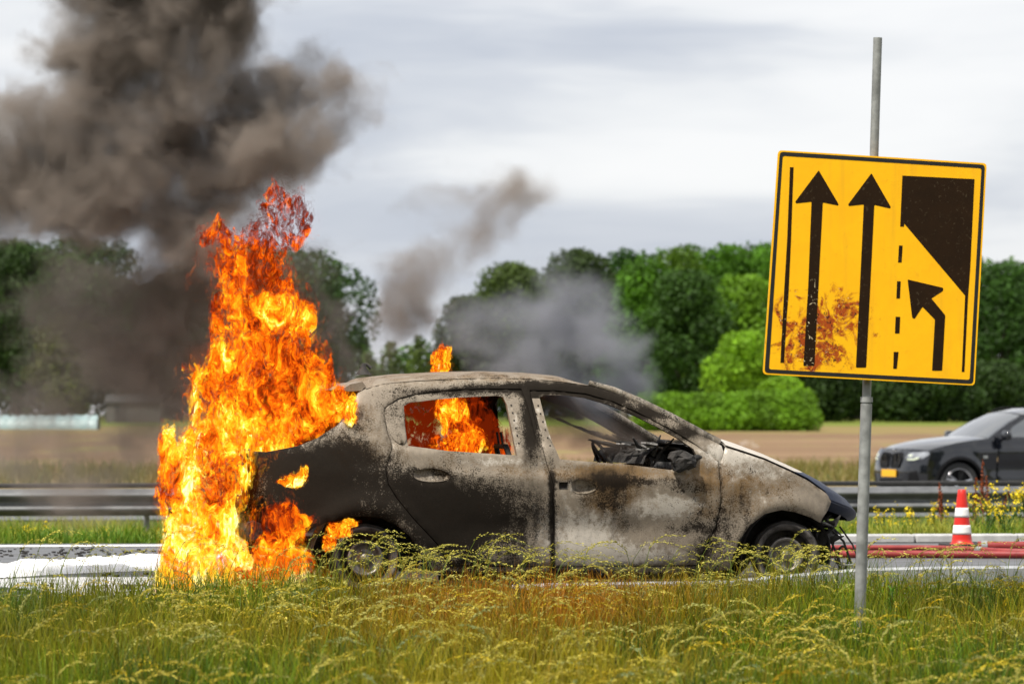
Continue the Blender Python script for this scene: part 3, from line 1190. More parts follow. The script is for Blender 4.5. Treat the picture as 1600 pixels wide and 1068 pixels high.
def near(poly, dv=0.0):
    """photo outline on the near flank -> (u, z)"""
    poly = np.asarray(poly, float)
    v = np.full(len(poly), -.8)
    for _ in range(6):
        u, z = c_px(poly[:, 0], poly[:, 1], v)
        v = -hw(u, z) + dv
    return np.stack([u, z], 1)


def car_px(u, z):
    p = c_world(u, -hw(u, z), z)
    return px_of(p.reshape(-1, 3))


def blobs(XY, lst):
    r = np.zeros(len(XY))
    for (x, y, rx, ry, w_) in lst:
        r += w_ * np.exp(-((XY[:, 0] - x) / rx) ** 2 - ((XY[:, 1] - y) / ry) ** 2)
    return r


SOOT = [(455, 790, 85, 95, .85), (520, 760, 75, 60, .5), (430, 720, 70, 25, .35), (560, 790, 50, 40, .3), (610, 800, 60, 40, -.1),
        (690, 820, 80, 60, .70), (640, 760, 40, 28, .5), (770, 830, 80, 55, .48), (740, 778, 110, 30, .42), (600, 745, 50, 40, .2), (560, 700, 40, 50, .2), (740, 722, 120, 12, -.12), (863, 810, 3.5, 110, .8),
        (958, 775, 32, 34, .42), (935, 742, 60, 14, .28), (1015, 752, 75, 7, .40), (1075, 765, 30, 6, .3),
        (1078, 824, 36, 8, .38), (1090, 850, 26, 40, .32), (985, 815, 30, 22, .25), (915, 780, 16, 30, .15),
        (1165, 790, 55, 45, .20), (1250, 745, 60, 20, .10), (1130, 830, 40, 40, .20),
        (830, 660, 14, 60, 1.0), (700, 612, 80, 6, .55), (790, 606, 80, 7, .75), (880, 606, 70, 9, .8), (950, 620, 45, 12, .9), (1010, 644, 45, 14, .8), (1070, 674, 45, 12, .6),
        (612, 660, 16, 40, .25), (870, 897, 240, 7, .6), (640, 640, 10, 40, .2)]
RUST = [(960, 738, 130, 16, .9), (950, 775, 40, 36, .8), (1010, 800, 70, 50, .25), (1150, 760, 50, 45, .55), (1230, 755, 60, 25, .45), (1210, 800, 80, 18, .3),
        (720, 700, 150, 40, .2), (650, 600, 150, 14, .35), (800, 590, 150, 9, .35), (600, 690, 60, 60, .25), (740, 790, 100, 60, .25), (1100, 770, 30, 60, .35), (540, 720, 60, 80, .3)]
ASH_HIGHLIGHT = [(915, 835, 60, 50, .75), (1040, 790, 60, 22, .85), (1000, 868, 130, 22, .6), (1190, 770, 40, 30, .3), (1060, 735, 40, 10, .5), (1160, 704, 70, 16, .9), (1190, 738, 60, 20, .42), (1120, 740, 20, 25, .3), (780, 722, 75, 8, .6),  # ash patches; wing top whitened further as a painted highlight
       (840, 810, 30, 60, .3), (1130, 725, 30, 20, .4), (610, 735, 25, 25, .3), (700, 594, 140, 6, .3), (890, 760, 30, 14, .4), (630, 850, 40, 30, .25)]


def burn(u, z):
    XY = car_px(u, z)
    return np.stack([np.clip(.32 + blobs(XY, SOOT), 0, 1.5), np.clip(blobs(XY, RUST), 0, 1), np.clip(blobs(XY, ASH_HIGHLIGHT), 0, 1)], 1)


# burnt sheet metal: ash-grey bare steel, rust bloom, soot in specks and sheets (Col: R soot, G rust, B ash and painted highlight)
def burnt(name, base=(.20, .165, .125), speck=1.25):
    m, nt = new_mat(name)
    oc = nt.n('ShaderNodeTexCoord').outputs['Object']
    at = nt.n('ShaderNodeAttribute', attribute_name='Col')
    sp = nt.n('ShaderNodeSeparateColor')
    nt.put(sp.inputs[0], at.outputs['Color'])
    big = nt.noise(oc, 5.5, 7, .62, .4)
    mid = nt.noise(oc, 24, 6, .65)
    fin = nt.noise(oc, 110, 4, .75)
    drip = nt.noise(nt.v('MULTIPLY', oc, (26, 26, 3.2)), 1.0, 4, .6)
    ash = nt.rng(nt.m('ADD', sp.outputs[2], nt.m('ADD', nt.m('MULTIPLY', nt.m('SUBTRACT', mid, .5), 1.7), nt.m('MULTIPLY', nt.m('SUBTRACT', fin, .5), 1.1))), .34, .66)
    c = nt.mix(nt.rng(mid, .3, .7), base, tuple(x * 1.5 for x in base))
    c = nt.mix(nt.m('MULTIPLY', ash, .8), c, (.58, .53, .46))
    ru = nt.rng(nt.m('ADD', nt.m('ADD', sp.outputs[1], nt.m('MULTIPLY', nt.m('SUBTRACT', big, .5), 1.6)), nt.m('MULTIPLY', nt.m('SUBTRACT', fin, .5), 1.3)), .32, .78)
    rc = nt.mix(nt.rng(fin, .35, .65), (.085, .042, .010), (.25, .135, .030))
    c = nt.mix(nt.m('MULTIPLY', ru, .8), c, rc)
    vary = nt.rng(nt.noise(nt.v('ADD', oc, (4.0, 7.0, 2.0)), 3.2, 3, .55), .36, .62, .22, 1.35)
    s = nt.m('ADD', sp.outputs[0], nt.m('MULTIPLY', nt.m('SUBTRACT', big, .5), 1.05))
    s = nt.m('ADD', s, nt.m('MULTIPLY', nt.m('SUBTRACT', drip, .5), .45))
    s = nt.m('ADD', s, nt.m('MULTIPLY', nt.m('MULTIPLY', nt.m('SUBTRACT', mid, .5), .8 * speck), vary))
    s = nt.m('ADD', s, nt.m('MULTIPLY', nt.m('MULTIPLY', nt.m('SUBTRACT', fin, .5), 1.45 * speck), vary))
    so = nt.rng(s, .30, .88, 0, 1, True)
    c = nt.mix(nt.m('MULTIPLY', so, .97), c, nt.mix(fin, (.003, .0025, .002), (.018, .014, .011)))
    b = nt.n('ShaderNodeBsdfPrincipled')
    nt.put(b.inputs['Base Color'], c)
    nt.put(b.inputs['Roughness'], nt.rng(so, 0, 1, .52, .8))
    nt.put(b.inputs['Metallic'], nt.rng(so, 0, 1, .18, 0))
    nt.put(b.inputs['Specular IOR Level'], nt.rng(so, 0, 1, .45, .05))
    h = nt.m('ADD', nt.m('MULTIPLY', mid, .6), nt.m('MULTIPLY', fin, .4))
    nt.put(b.inputs['Normal'], bump(nt, h, .35, .004))
    finish(nt, b.outputs[0])
    return m


M['burnt'] = burnt('burnt_sheet_metal')
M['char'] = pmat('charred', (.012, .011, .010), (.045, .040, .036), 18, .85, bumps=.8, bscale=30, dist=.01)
M['ashy'] = pmat('ash_crust', (.10, .095, .09), (.40, .385, .37), 22, .9, bumps=.8, bscale=40, dist=.01)
M['bluepaint'] = pmat('scorched_blue_paint', (.004, .008, .026), (.012, .020, .046), 5, .42, spec=.2, bumps=.1, rough2=.6)
M['rim'] = pmat('burnt_rim', (.035, .03, .028), (.17, .155, .145), 14, .55, .5, bumps=.4, rough2=.75)
M['disc'] = pmat('brake_disc', (.14, .125, .11), (.27, .25, .23), 18, .45, .7, bumps=.3)

car = empty('burnt_car', (CO[0], CO[1], 0), CAR_YAW, 'burnt out grey hatchback with empty windows, on fire at the rear', 'car')
STEP = .026


def side_panel(name, poly, holes=(), inset=0.0, thick=.03, step=STEP, mat='burnt', sides=(-1, 1), curl=.006, label=None, extra=None, soot_add=0.0, px=True):
    out = []
    pl = near(poly) if px else np.asarray(poly, float)
    hl = [near(h) if px else np.asarray(h, float) for h in holes]
    vv, tt, bd = fill(pl, step, hl)
    col = burn(vv[:, 0], vv[:, 1])
    col[:, 0] += soot_add + .12 * bd
    h_ = hw(vv[:, 0], vv[:, 1]) - inset - curl * bd
    if extra is not None:
        h_ = h_ + extra(vv[:, 0], vv[:, 1])
    for s in sides:
        v3 = np.stack([vv[:, 0], s * h_, vv[:, 1]], 1)
        t2 = tt if s < 0 else tt[:, ::-1]
        cs = col.copy()
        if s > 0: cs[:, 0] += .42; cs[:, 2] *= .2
        mb = sheet(MB(), v3, t2, (0, -s * thick, 0), cs)
        o = mb.build(name, M[mat], car)
        if label: o['label'] = label
        out.append(o)
    return out


roof_edge = [(572, 607), (600, 599), (650, 594.5), (700, 592), (770, 590), (830, 591.5), (880, 596), (920, 602)]
apil_top = [(960, 613), (1000, 630), (1050, 655), (1100, 681), (1128, 696)]

RD_OPEN = [(601, 637), (622, 622), (655, 614), (700, 609), (756, 606.5), (815, 607), (824, 630), (836, 675), (846, 714), (862, 760), (864, 830), (862, 886), (702, 884), (688, 855), (645, 809), (620, 778), (607, 757), (603, 735), (613, 697), (604, 670)]
FD_OPEN = [(828, 609), (870, 609.5), (915, 614), (960, 627), (1000, 645), (1045, 668), (1085, 692), (1112, 712), (1124, 722), (1128, 782), (1120, 822), (1104, 855), (1092, 884), (866, 886), (867, 830), (865, 758), (852, 716), (842, 680), (832, 640)]

# body side: rear quarter, roof rail, pillars and sill in one pressing, with two door openings
body_poly = [(391, 704), (419, 706), (469, 696), (498, 684), (530, 663), (551, 634), (560, 614)] + roof_edge + apil_top + \
    [(1131, 705), (1127, 722), (1131, 782), (1124, 825), (1106, 862), (1093, 894), (862, 903), (700, 899), (676, 893), (664, 875),
     (652, 852), (640, 836), (621, 820), (596, 809), (570, 806), (536, 809), (510, 816), (494, 823), (470, 836), (450, 846), (432, 868), (395, 866), (386, 800), (388, 740)]


def body_extra(u, z):
    # the rear corner turns in towards the tailgate
    uc = float(near([(470, 760)])[0, 0])
    t = np.clip((uc - u) / .36, 0, 1)
    return -.16 * t ** 2


def ring_inset(poly, k):
    p = near(poly)
    c = p.mean(0)
    return p


side_panel('body_side', body_poly, [RD_OPEN, FD_OPEN], inset=.004, thick=.05, extra=body_extra)

# inner door apertures: a dark set-back flange that closes the gap round each door
for nm, op in (('door_flange', RD_OPEN), ('door_flange', FD_OPEN)):
    p = np.array(op, float)
    c = p.mean(0)
    inner = c + (p - c) * np.array([.945, .955])
    outer = c + (p - c) * np.array([1.025, 1.02])
    side_panel(nm, outer, [inner], inset=.045, thick=.02, mat='char', step=.05)

# doors
RW = [(632, 634), (640, 629), (680, 624), (722, 620.5), (776, 618), (787, 620), (793, 632), (800, 668), (808, 711), (760, 708), (700, 704), (638, 696), (634, 665)]
FW = [(842, 630), (845, 620), (853, 617), (887, 617.5), (918, 622), (955, 633), (995, 650), (1030, 667.5), (1060, 684), (1084, 701), (1090, 714), (1086, 727), (1068, 731), (1050, 734), (1010, 729), (975, 724.5), (921, 721), (875, 717), (858, 678)]
rd = np.array(RD_OPEN, float); fd = np.array(FD_OPEN, float)
RD = rd.mean(0) + (rd - rd.mean(0)) * np.array([.990, .99]); RD[RD[:, 0] > 800, 0] += 1.6
FD = fd.mean(0) + (fd - fd.mean(0)) * np.array([.992, .99])
RH = smooth_closed([(645, 736), (668, 731), (690, 733), (704, 742), (700, 750), (672, 753), (648, 748)], 2)
FH = smooth_closed([(893, 750), (912, 748), (930, 758), (932, 765), (915, 772), (895, 769)], 2)
FH2 = [(874, 753), (887, 753), (887, 763), (874, 763)]


def door_extra_factory(win):
    wn = near(win)

    def f(u, z):
        # window frame stands a little further in than the door skin
        zb = .895
        return -.014 * np.clip((z - zb) / .03, 0, 1)
    return f


rear_doors = side_panel('rear_door', RD, [RW, RH], thick=.045, extra=door_extra_factory(RW))
front_doors = side_panel('front_door', FD, [FW, FH, FH2], thick=.045, extra=door_extra_factory(FW))


def recess(parent, poly, s, depth=.035, name='handle_recess', mat='burnt'):
    p = near(poly)
    c = p.mean(0)
    rows = []
    for k, (sc, dp) in enumerate([(1.04, .002), (.98, .012), (.80, depth * .8), (.4, depth), (.02, depth)]):
        q = c + (p - c) * sc
        rows.append(np.stack([q[:, 0], s * (hw(q[:, 0], q[:, 1]) - dp), q[:, 1]], 1))
    rows = np.array(rows)
    rows = np.concatenate([rows, rows[:, :1]], 1)
    col = np.tile([.55, .3, .35], (rows.shape[0] * rows.shape[1], 1))
    return MB().grid(rows, True, s > 0, col).build(name, M[mat], parent)


for s, rdo, fdo in ((-1, rear_doors[0], front_doors[0]), (1, rear_doors[1], front_doors[1])):
    recess(rdo, RH, s)
    recess(fdo, FH, s)
    recess(fdo, FH2, s, .03, 'lock_hole', 'char')

# perforated inner strips of the window frames (the glass run channels)
def run_strip(parent, pts, wpx, s):
    pts = np.array(pts, float)
    a = near(pts - [wpx, 0]); b_ = near(pts + [wpx, 0])
    rows = []
    for q, dp in ((a, .030), (a, .004), (b_, .004), (b_, .030)):
        rows.append(np.stack([q[:, 0], s * (hw(q[:, 0], q[:, 1]) - .016 - dp + .008), q[:, 1]], 1))
    mb = MB().grid(np.array(rows), False, s < 0, np.tile([.30, .2, .3], (len(pts) * 4, 1)))
    o = mb.build('window_channel', M['burnt'], parent)
    h = MB()
    for k in range(7):
        t = .12 + .8 * k / 6
        p = pts[0] + (pts[-1] - pts[0]) * t
        q = near([p])[0]
        yy = s * (hw(q[0], q[1]) - .010)
        h.lathe([(0, .001 * s), (.0045, .001 * s), (.006, 0)], 8, (q[0], yy + s * .0015, q[1]), 'y')
    h.build('rivets', M['char'], o)['kind'] = 'stuff'


for s, rdo, fdo in ((-1, rear_doors[0], front_doors[0]), (1, rear_doors[1], front_doors[1])):
    run_strip(rdo, [(797, 622), (804, 660), (815, 711)], 6, s)
    run_strip(fdo, [(838, 622), (849, 665), (866, 716)], 6, s)
    # blanking plate in the rear corner of the rear door window
    pl = near(smooth_closed([(600, 640), (612, 630), (627, 628), (632, 660), (636, 694), (620, 692), (606, 672)], 1))
    vv, tt, bd = fill(pl, .03)
    col = burn(vv[:, 0], vv[:, 1])
    v3 = np.stack([vv[:, 0], s * (hw(vv[:, 0], vv[:, 1]) - .004 - .004 * bd), vv[:, 1]], 1)
    sheet(MB(), v3, tt if s < 0 else tt[:, ::-1], (0, -s * .006, 0), col).build('corner_plate', M['burnt'], rdo)

# front wing
fender_poly = [(1134, 699), (1160, 707), (1196, 719), (1244, 741), (1262, 750), (1292, 771), (1299, 783), (1293, 798), (1286, 808), (1282, 816),
               (1268, 808), (1244, 800), (1222, 796), (1196, 802), (1172, 820), (1157, 842), (1146, 866), (1140, 890), (1095, 892), (1107, 860), (1123, 823), (1130, 783), (1126.5, 723)]
side_panel('front_wing', fender_poly, thick=.02, inset=-.002)

# folded wheel arch lips and dark liners
for (uc, zc, r, X0, X1, nm) in ((UR, .215, .335, 0, 0, 'wheel_liner'), (UF, .215, .300, 0, 0, 'wheel_liner')):
    for s in (-1, 1):
        th = np.linspace(math.radians(-12), math.radians(192), 40)
        rows = []
        for dv in (.012, .06, .25, .30):
            rr = r * (1.01 if dv < .28 else .05)
            q = np.stack([uc + rr * np.cos(th), np.full(40, 0.), zc + rr * np.sin(th)], 1)
            hh = hw(uc + r * np.cos(th), np.clip(zc + r * np.sin(th), .1, 9))
            q[:, 1] = s * (hh - dv)
            rows.append(q)
        MB().grid(np.array(rows), True, s < 0).build(nm, M['char'], car)

# sill flange below the doors
for s in (-1, 1):
    xs = np.linspace(float(near([(690, 898)])[0, 0]), float(near([(1098, 896)])[0, 0]), 24)
    rows = [np.stack([xs, s * (hw(xs, np.full(24, zz)) - dv), np.full(24, zz)], 1) for zz, dv in ((.135, .006), (.10, .02), (.075, .07), (.11, .12))]
    MB().grid(np.array(rows), True, s > 0).build('sill', M['char'], car)


# roof skin between the two rails
def rail_uz(pts):
    return near(pts)


re_ = rail_uz(roof_edge)
rs = np.linspace(0, 1, 40)
rk = np.linspace(0, 1, len(re_))
ru_, rz_ = np.interp(rs, rk, re_[:, 0]), np.interp(rs, rk, re_[:, 1])
vs = np.linspace(-1, 1, 33)
rows = []
for u, z in zip(ru_, rz_):
    h_ = float(hw(u, z)) - .004
    bow = .035 * (1 - np.abs(vs) ** 2.6) + .012 * np.clip((1 - np.abs(vs)) / .1, 0, 1)
    dent = .010 * (fbm(np.stack([np.full(33, u * 3), vs * 2 + 9], 1), 2, 8) - .5)
    ends = min(1, (u - ru_[0]) / .15 + .45, (ru_[-1] - u) / .2 + .25)
    rows.append(np.stack([u - .03 * (1 - vs ** 2) * (1 if u < -.6 else -.6), vs * h_, z + bow * ends + dent * (1 - vs ** 2)], 1))
rows = np.array(rows)
col = np.zeros((40 * 33, 3)); col[:, 0] = .40; col[:, 1] = .45; col[:, 2] = .12
low = rows.copy(); low[..., 2] -= .022
MB().grid(rows, True, False, col).grid(low, True, True, col).build('roof', M['burnt'], car)

# header rails that carry the roof over the windscreen and tailgate openings
for k, mat in ((0, 'burnt'), (-1, 'burnt')):
    u, z = ru_[k], rz_[k]
    h_ = float(hw(u, z)) - .03
    pts = np.array([[u + (.02 if k == 0 else -.04), v * h_, z - .02 + .03 * (1 - v * v)] for v in np.linspace(-1, 1, 13)])
    mb = MB().tube(pts, .028, 8)
    mb.c = [np.tile([.6, .2, .1], (len(x), 1)) for x in mb.v]
    mb.build('header_rail', M['burnt'], car)

# spoiler stub, antenna foot, small roof lump
a = near([(533, 608), (548, 600), (566, 596), (572, 603), (566, 610), (545, 611)])
pts = []
vv, tt, bd = fill(a, .03)
zz = np.stack([vv[:, 0], -.62 * np.ones(len(vv)), vv[:, 1]], 1)
mb = MB()
sheet(mb, zz, tt, (0, 1.24, .0), np.tile([.35, .3, .2], (len(zz), 1)))
mb.build('spoiler', M['burnt'], car)
p = near([(584, 591)])[0]
MB().lathe([(.0, .075), (.012, .07), (.02, .045), (.035, .02), (.05, 0)], 12, (p[0] + .02, -.10, p[1] + .03)).tube([[p[0] + .0, -.1, p[1] + .07], [p[0] + .04, -.09, p[1] + .095], [p[0] + .07, -.1, p[1] + .07]], .012, 6).build('aerial_foot', M['char'], car)

# bonnet: from the scuttle to the drooping nose, with the lower front lip still blue
he = near([(1134, 697), (1160, 705), (1196, 717), (1244, 739), (1262, 748), (1290, 768), (1299, 782)])
hs = np.linspace(0, 1, 34)
hk = np.concatenate([[0], np.cumsum(np.linalg.norm(np.diff(he, axis=0), axis=1))]); hk /= hk[-1]
hu, hz = np.interp(hs, hk, he[:, 0]), np.interp(hs, hk, he[:, 1])
rows, colr = [], []
for i, (u, z) in enumerate(zip(hu, hz)):
    h_ = float(hw(u, z)) - .012
    t = hs[i]
    fwd = .35 * t ** 1.2 * (1 - np.abs(vs) ** 2.4)
    up = .045 * (1 - np.abs(vs) ** 2) * (1 - t) + .012 - .105 * t ** 2.4 * (1 - np.abs(vs) ** 2.4)
    buck = .02 * (fbm(np.stack([np.full(33, u * 4), vs * 3], 1), 2, 15) - .5)
    rows.append(np.stack([u + fwd - .07 * (1 - t) * (vs ** 2 - 1), vs * h_, z + up + buck], 1))
rows = np.array(rows)
cc = np.zeros((34, 33, 3)); cc[..., 0] = .12 + .25 * hs[:, None] ** 2; cc[..., 1] = .15; cc[..., 2] = .9 - .5 * hs[:, None]
low = rows.copy(); low[..., 2] -= .014
bk_ = 21
MB().grid(rows[:bk_], True, False, cc[:bk_].reshape(-1, 3)).grid(low[:bk_], True, True, cc[:bk_].reshape(-1, 3)).build('bonnet', M['burnt'], car)
MB().grid(rows[bk_ - 1:], True, False).grid(low[bk_ - 1:], True, True).build('bonnet_front', M['bluepaint'], car)['label'] = 'front edge of the bonnet with its dark blue paint still on'
# blue nose that survived: hangs from the bonnet's front edge
edge = rows[-1]
nose = []
for k, (du, dz) in enumerate([(-.012, -.004), (-.004, -.016), (-.006, -.034), (-.02, -.05), (-.05, -.06)]):
    q = edge.copy()
    f_ = (1 - np.abs(vs) ** 6)
    q[:, 0] += du * 1.0 + .012
    q[:, 2] += dz * (1 if k > 1 else 1) + .006
    q[:, 1] *= 1 - .015 * k
    nose.append(q)
nose = np.array(nose)
bk = nose.copy(); bk[..., 0] -= .012
MB().grid(nose, True, False).grid(bk, True, True).build('nose_panel', M['bluepaint'], car)

# A pillar outer trim (dark seam along the windscreen), scuttle and bulkhead
for s in (-1, 1):
    pts = near([(922, 600), (960, 611), (1000, 628), (1050, 653), (1100, 680), (1126, 694)])
    q = np.stack([pts[:, 0], s * (hw(pts[:, 0], pts[:, 1]) - .035), pts[:, 1] + .006], 1)
    mb = MB().tube(q, [.020, .024, .026, .028, .028, .03], 8)
    mb.c = [np.tile([.62, .1, .45], (len(x), 1)) for x in mb.v]
    mb.build('windscreen_pillar', M['burnt'], car)
    # triangular mirror foot, burnt bare
    pl = near([(1090, 716), (1108, 708), (1124, 716), (1122, 727), (1088, 730)])
    vv, tt, bd = fill(pl, .03)
    sheet(MB(), np.stack([vv[:, 0], s * (hw(vv[:, 0], vv[:, 1]) - .008), vv[:, 1]], 1), tt if s < 0 else tt[:, ::-1], (0, -s * .02, 0), np.tile([.3, .3, .5], (len(vv), 1))).build('mirror_foot', M['burnt'], car)

us, zs = he[0]
MB().box((us - .05, 0, zs - .10), (.10, 1.36, .16), bev=.03).build('scuttle', M['ashy'], car)
MB().box((us - .02, 0, .42), (.04, 1.40, .62)).build('bulkhead', M['char'], car)
u_r = float(near([(600, 880)])[0, 0]); u_f = us
MB().box(((u_r + u_f) / 2, 0, .16), (u_f - u_r, 1.46, .03)).build('floor_pan', M['char'], car)

# dashboard wreck, steering wheel, seats
r_ = np.random.default_rng(3)
dash_u = float(near([(1075, 720)])[0, 0])
mb = MB()
xs = np.linspace(-.66, .66, 30)
rows = []
for a_ in np.linspace(0, PI, 9):
    bmp = .05 * (fbm(np.stack([xs * 6, np.full(30, a_ * 2)], 1), 3, 4) - .5)
    rows.append(np.stack([dash_u - .06 + (.19 + bmp) * np.cos(a_), xs, .80 + (.12 + bmp * 1.4) * np.sin(a_)], 1))
mb.grid(np.array(rows), False)
mb.build('dashboard', M['char'], car)
mb = MB()
for k in range(46):
    c = np.array([dash_u + r_.normal(-.05, .12), r_.uniform(-.68, .3), .885 + r_.uniform(-.03, .04)])
    d_ = r_.normal(0, 1, 3); d_[2] *= .3; d_ /= np.linalg.norm(d_)
    L = r_.uniform(.04, .16)
    mb.tube([c - d_ * L, c + r_.normal(0, .015, 3), c + d_ * L], [.006, r_.uniform(.008, .022), .005], 6, smooth=False)
mb.build('dashboard_debris', M['char'], car)
mb = MB()
for k in range(9):
    c = np.array([dash_u + r_.normal(-.13, .10), r_.uniform(-.70, -.2), .90 + r_.uniform(-.02, .03)])
    a_ = r_.uniform(0, PI)
    R_ = np.array([[math.cos(a_), -math.sin(a_), 0], [math.sin(a_), math.cos(a_), 0], [0, .15, 1]])
    mb.box(c, (r_.uniform(.05, .16), r_.uniform(.03, .08), .012), R_)
mb.build('ash_flakes', M['ashy'], car)
# charred mirror head hanging at the door corner
mc = near([(1062, 719)])[0]
mb = MB()
th, ph = np.linspace(0, 2 * PI, 15), np.linspace(-PI / 2, PI / 2, 9)
g_ = np.array([[[mc[0] + .085 * math.cos(p_) * math.cos(t_), -.90 + .05 * math.cos(p_) * math.sin(t_), mc[1] + .055 * math.sin(p_)] for t_ in th] for p_ in ph])
g_ += (np.stack([fbm(g_.reshape(-1, 3) * 22, 3, k) for k in range(3)], 1).reshape(g_.shape) - .5) * .10
mb.grid(g_, False)
mb.tube([[mc[0] + .05, -.88, mc[1]], [mc[0] + .12, -.82, mc[1] + .02], [mc[0] + .2, -.80, mc[1] + .01]], .02, 8)
mb.build('door_mirror', M['char'], car)

sw = np.array([dash_u - .24, .36, .78])
Rt = Matrix.Rotation(math.radians(62), 3, 'Y')
mb = MB()
ring = [np.array(Rt @ Vector((.175 * math.cos(t), .175 * math.sin(t), 0))) + sw for t in np.linspace(0, 2 * PI, 25)]
mb.tube(ring, .011, 6, cap=False)
for t in (0.3, 2.6, 4.7):
    mb.tube([sw, np.array(Rt @ Vector((.17 * math.cos(t), .17 * math.sin(t), 0))) + sw], .009, 6)
mb.tube([sw, sw + np.array([.25, 0, -.12])], .022, 8)
mb.build('steering_wheel', M['char'], car)


def seat(u, v, tall=.46, wid=.46):
    mb = MB()
    fr = [[u - .02, v - wid / 2, .45], [u - .17, v - wid / 2 + .02, .45 + tall * .6], [u - .22, v - wid / 2 + .08, .45 + tall],
          [u - .22, v + wid / 2 - .08, .45 + tall], [u - .17, v + wid / 2 - .02, .45 + tall * .6], [u - .02, v + wid / 2, .45]]
    mb.tube(fr, .018, 8)
    for k in range(6):
        t = .15 + .14 * k
        a_ = np.array(fr[0]) * (1 - t) + np.array(fr[2]) * t; b2 = np.array(fr[5]) * (1 - t) + np.array(fr[3]) * t
        mb.tube([a_, (a_ + b2) / 2 + [.03, 0, -.02], b2], .006, 5)
    for k in (-1, 1):
        mb.tube([[u - .22, v + k * .06, .45 + tall], [u - .235, v + k * .06, .45 + tall + .09]], .008, 6)
    mb.box((u + .20, v, .40), (.46, wid, .08), bev=.03)
    mb.build('seat_frame', M['char'], car)


seat(dash_u - .88, -.36); seat(dash_u - .88, .36)
rb = float(near([(655, 700)])[0, 0])
mb = MB().box((rb + .30, 0, .42), (.44, 1.16, .10), bev=.03)
Rb = np.array(Matrix.Rotation(math.radians(-14), 3, 'Y'))
mb.box((rb + .02, 0, .66), (.06, 1.16, .46), Rb, bev=.02)
mb.build('rear_bench', M['char'], car)

# sagging remnant of the laminated windscreen
ws = []
topc = near([(905, 640)])[0]; botc = near([(1085, 706)])[0]
for i, t in enumerate(np.linspace(0, 1, 60)):
    row = []
    for v in np.linspace(-.10, .62, 40):
        u = topc[0] + (botc[0] - topc[0]) * t + .05 * (1 - (v / .65) ** 2)
        z = topc[1] + (botc[1] - topc[1]) * t + .01 - .10 * math.sin(PI * t) * (1 - ((v - .3) / .4) ** 2) * .5
        row.append([u, v, z])
    ws.append(row)
ws = np.array(ws)
m, nt = new_mat('crazed_glass')
oc = nt.n('ShaderNodeTexCoord').outputs['Object']
b = nt.n('ShaderNodeBsdfPrincipled')
nt.put(b.inputs['Base Color'], nt.mix(nt.rng(nt.noise(oc, 14, 6, .7), .35, .65), (.12, .12, .125), (.40, .40, .42)))
b.inputs['Roughness'].default_value = .55
nt.put(b.inputs['Alpha'], nt.rng(nt.noise(oc, 9, 5, .65), .30, .55, .35, .95))
nt.put(b.inputs['Normal'], bump(nt, nt.noise(oc, 70, 3, .6), .6, .01))
finish(nt, b.outputs[0])
M['crazed'] = m
keep = []
idx = np.arange(60 * 40).reshape(60, 40)
pp = ws.reshape(-1, 3)
for i in range(59):
    for j in range(39):
        # ragged tongue of glass: tall on the far side, low towards the near pillar
        lim = np.interp(j, [0, 8, 20, 39], [52, 34, 16, 6]) + 9 * (vnoise(np.array([[j * .35, i * .1]]), 6)[0] - .5)
        if i < lim:
            continue
        keep.append([idx[i, j], idx[i + 1, j], idx[i + 1, j + 1], idx[i, j + 1]])
mb = MB().add(pp, [np.array(keep)], True).add(pp - [0, 0, .006], [np.array(keep)[:, ::-1]], True)
mb.build('windscreen', M['crazed'], car)


# wheels: bare rims, tyres burnt away to scraps
def wheel(u, s, zc, steer=0.0):
    R_ = np.array(Matrix.Rotation(steer, 3, 'Z'))
    sg = s
    v0 = s * (.79 if abs(u - UR) < .1 else .80)
    c = np.array([u, v0, zc])

    def pr(p):          # profile with outward distance -> local heights (lathe axis y; outward = s)
        return [(r, h * s) for r, h in p]
    rim = MB().lathe(pr([(.192, -.17), (.200, -.165), (.190, -.15), (.172, -.13), (.168, -.05), (.178, -.01), (.193, .0), (.201, .006), (.196, .014), (.183, .010), (.165, -.012),
                         (.158, -.03), (.155, -.10), (.10, -.115), (.0, -.115)]), 40, c, 'y', R=R_).build('wheel', M['rim'], car)
    h = MB()
    h.lathe(pr([(.0, -.006), (.026, -.008), (.031, -.014), (.034, -.038), (.060, -.042), (.084, -.040), (.090, -.022), (.098, -.014), (.110, -.016), (.114, -.024), (.114, -.10)]), 28, c, 'y', R=R_)
    for k in range(4):
        a_ = k * PI / 2 + .4
        q = np.array(R_) @ np.array([.052 * math.cos(a_), 0, .052 * math.sin(a_)])
        h.lathe(pr([(0, -.022), (.008, -.023), (.009, -.044)]), 8, c + q, 'y', R=R_)
    h.build('hub', M['disc'], rim)
    MB().lathe(pr([(.125, -.150), (.127, -.130), (.125, -.118), (.06, -.118), (.06, -.07)]), 28, c, 'y', R=R_).build('brake_disc', M['disc'], rim)
    # burnt tyre: slumped wire and carbon round the rim, thick at the bottom
    rows = []
    for a_ in np.linspace(0, 2 * PI, 49):
        low = max(0, -math.sin(a_)) ** 2
        n_ = vnoise(np.array([[math.cos(a_) * 5 + u, math.sin(a_) * 5 + s]]), 2)[0]
        th_ = .012 + .012 * n_ + .006 * low
        rows.append([c + R_ @ np.array([(.196 + th_ * k1) * math.cos(a_), -s * k2, (.196 + th_ * k1) * math.sin(a_)]) for k1, k2 in ((0, .165), (1, .15), (1.3, .08), (1, .01), (.2, -.004), (0, .0))])
    MB().grid(np.array(rows), False, s < 0).build('burnt_tyre', M['char'], rim)


for u, st in ((UR, 0), (UF, math.radians(-9))):
    for s in (-1, 1):
        wheel(u, s, .222, st if s < 0 else st)

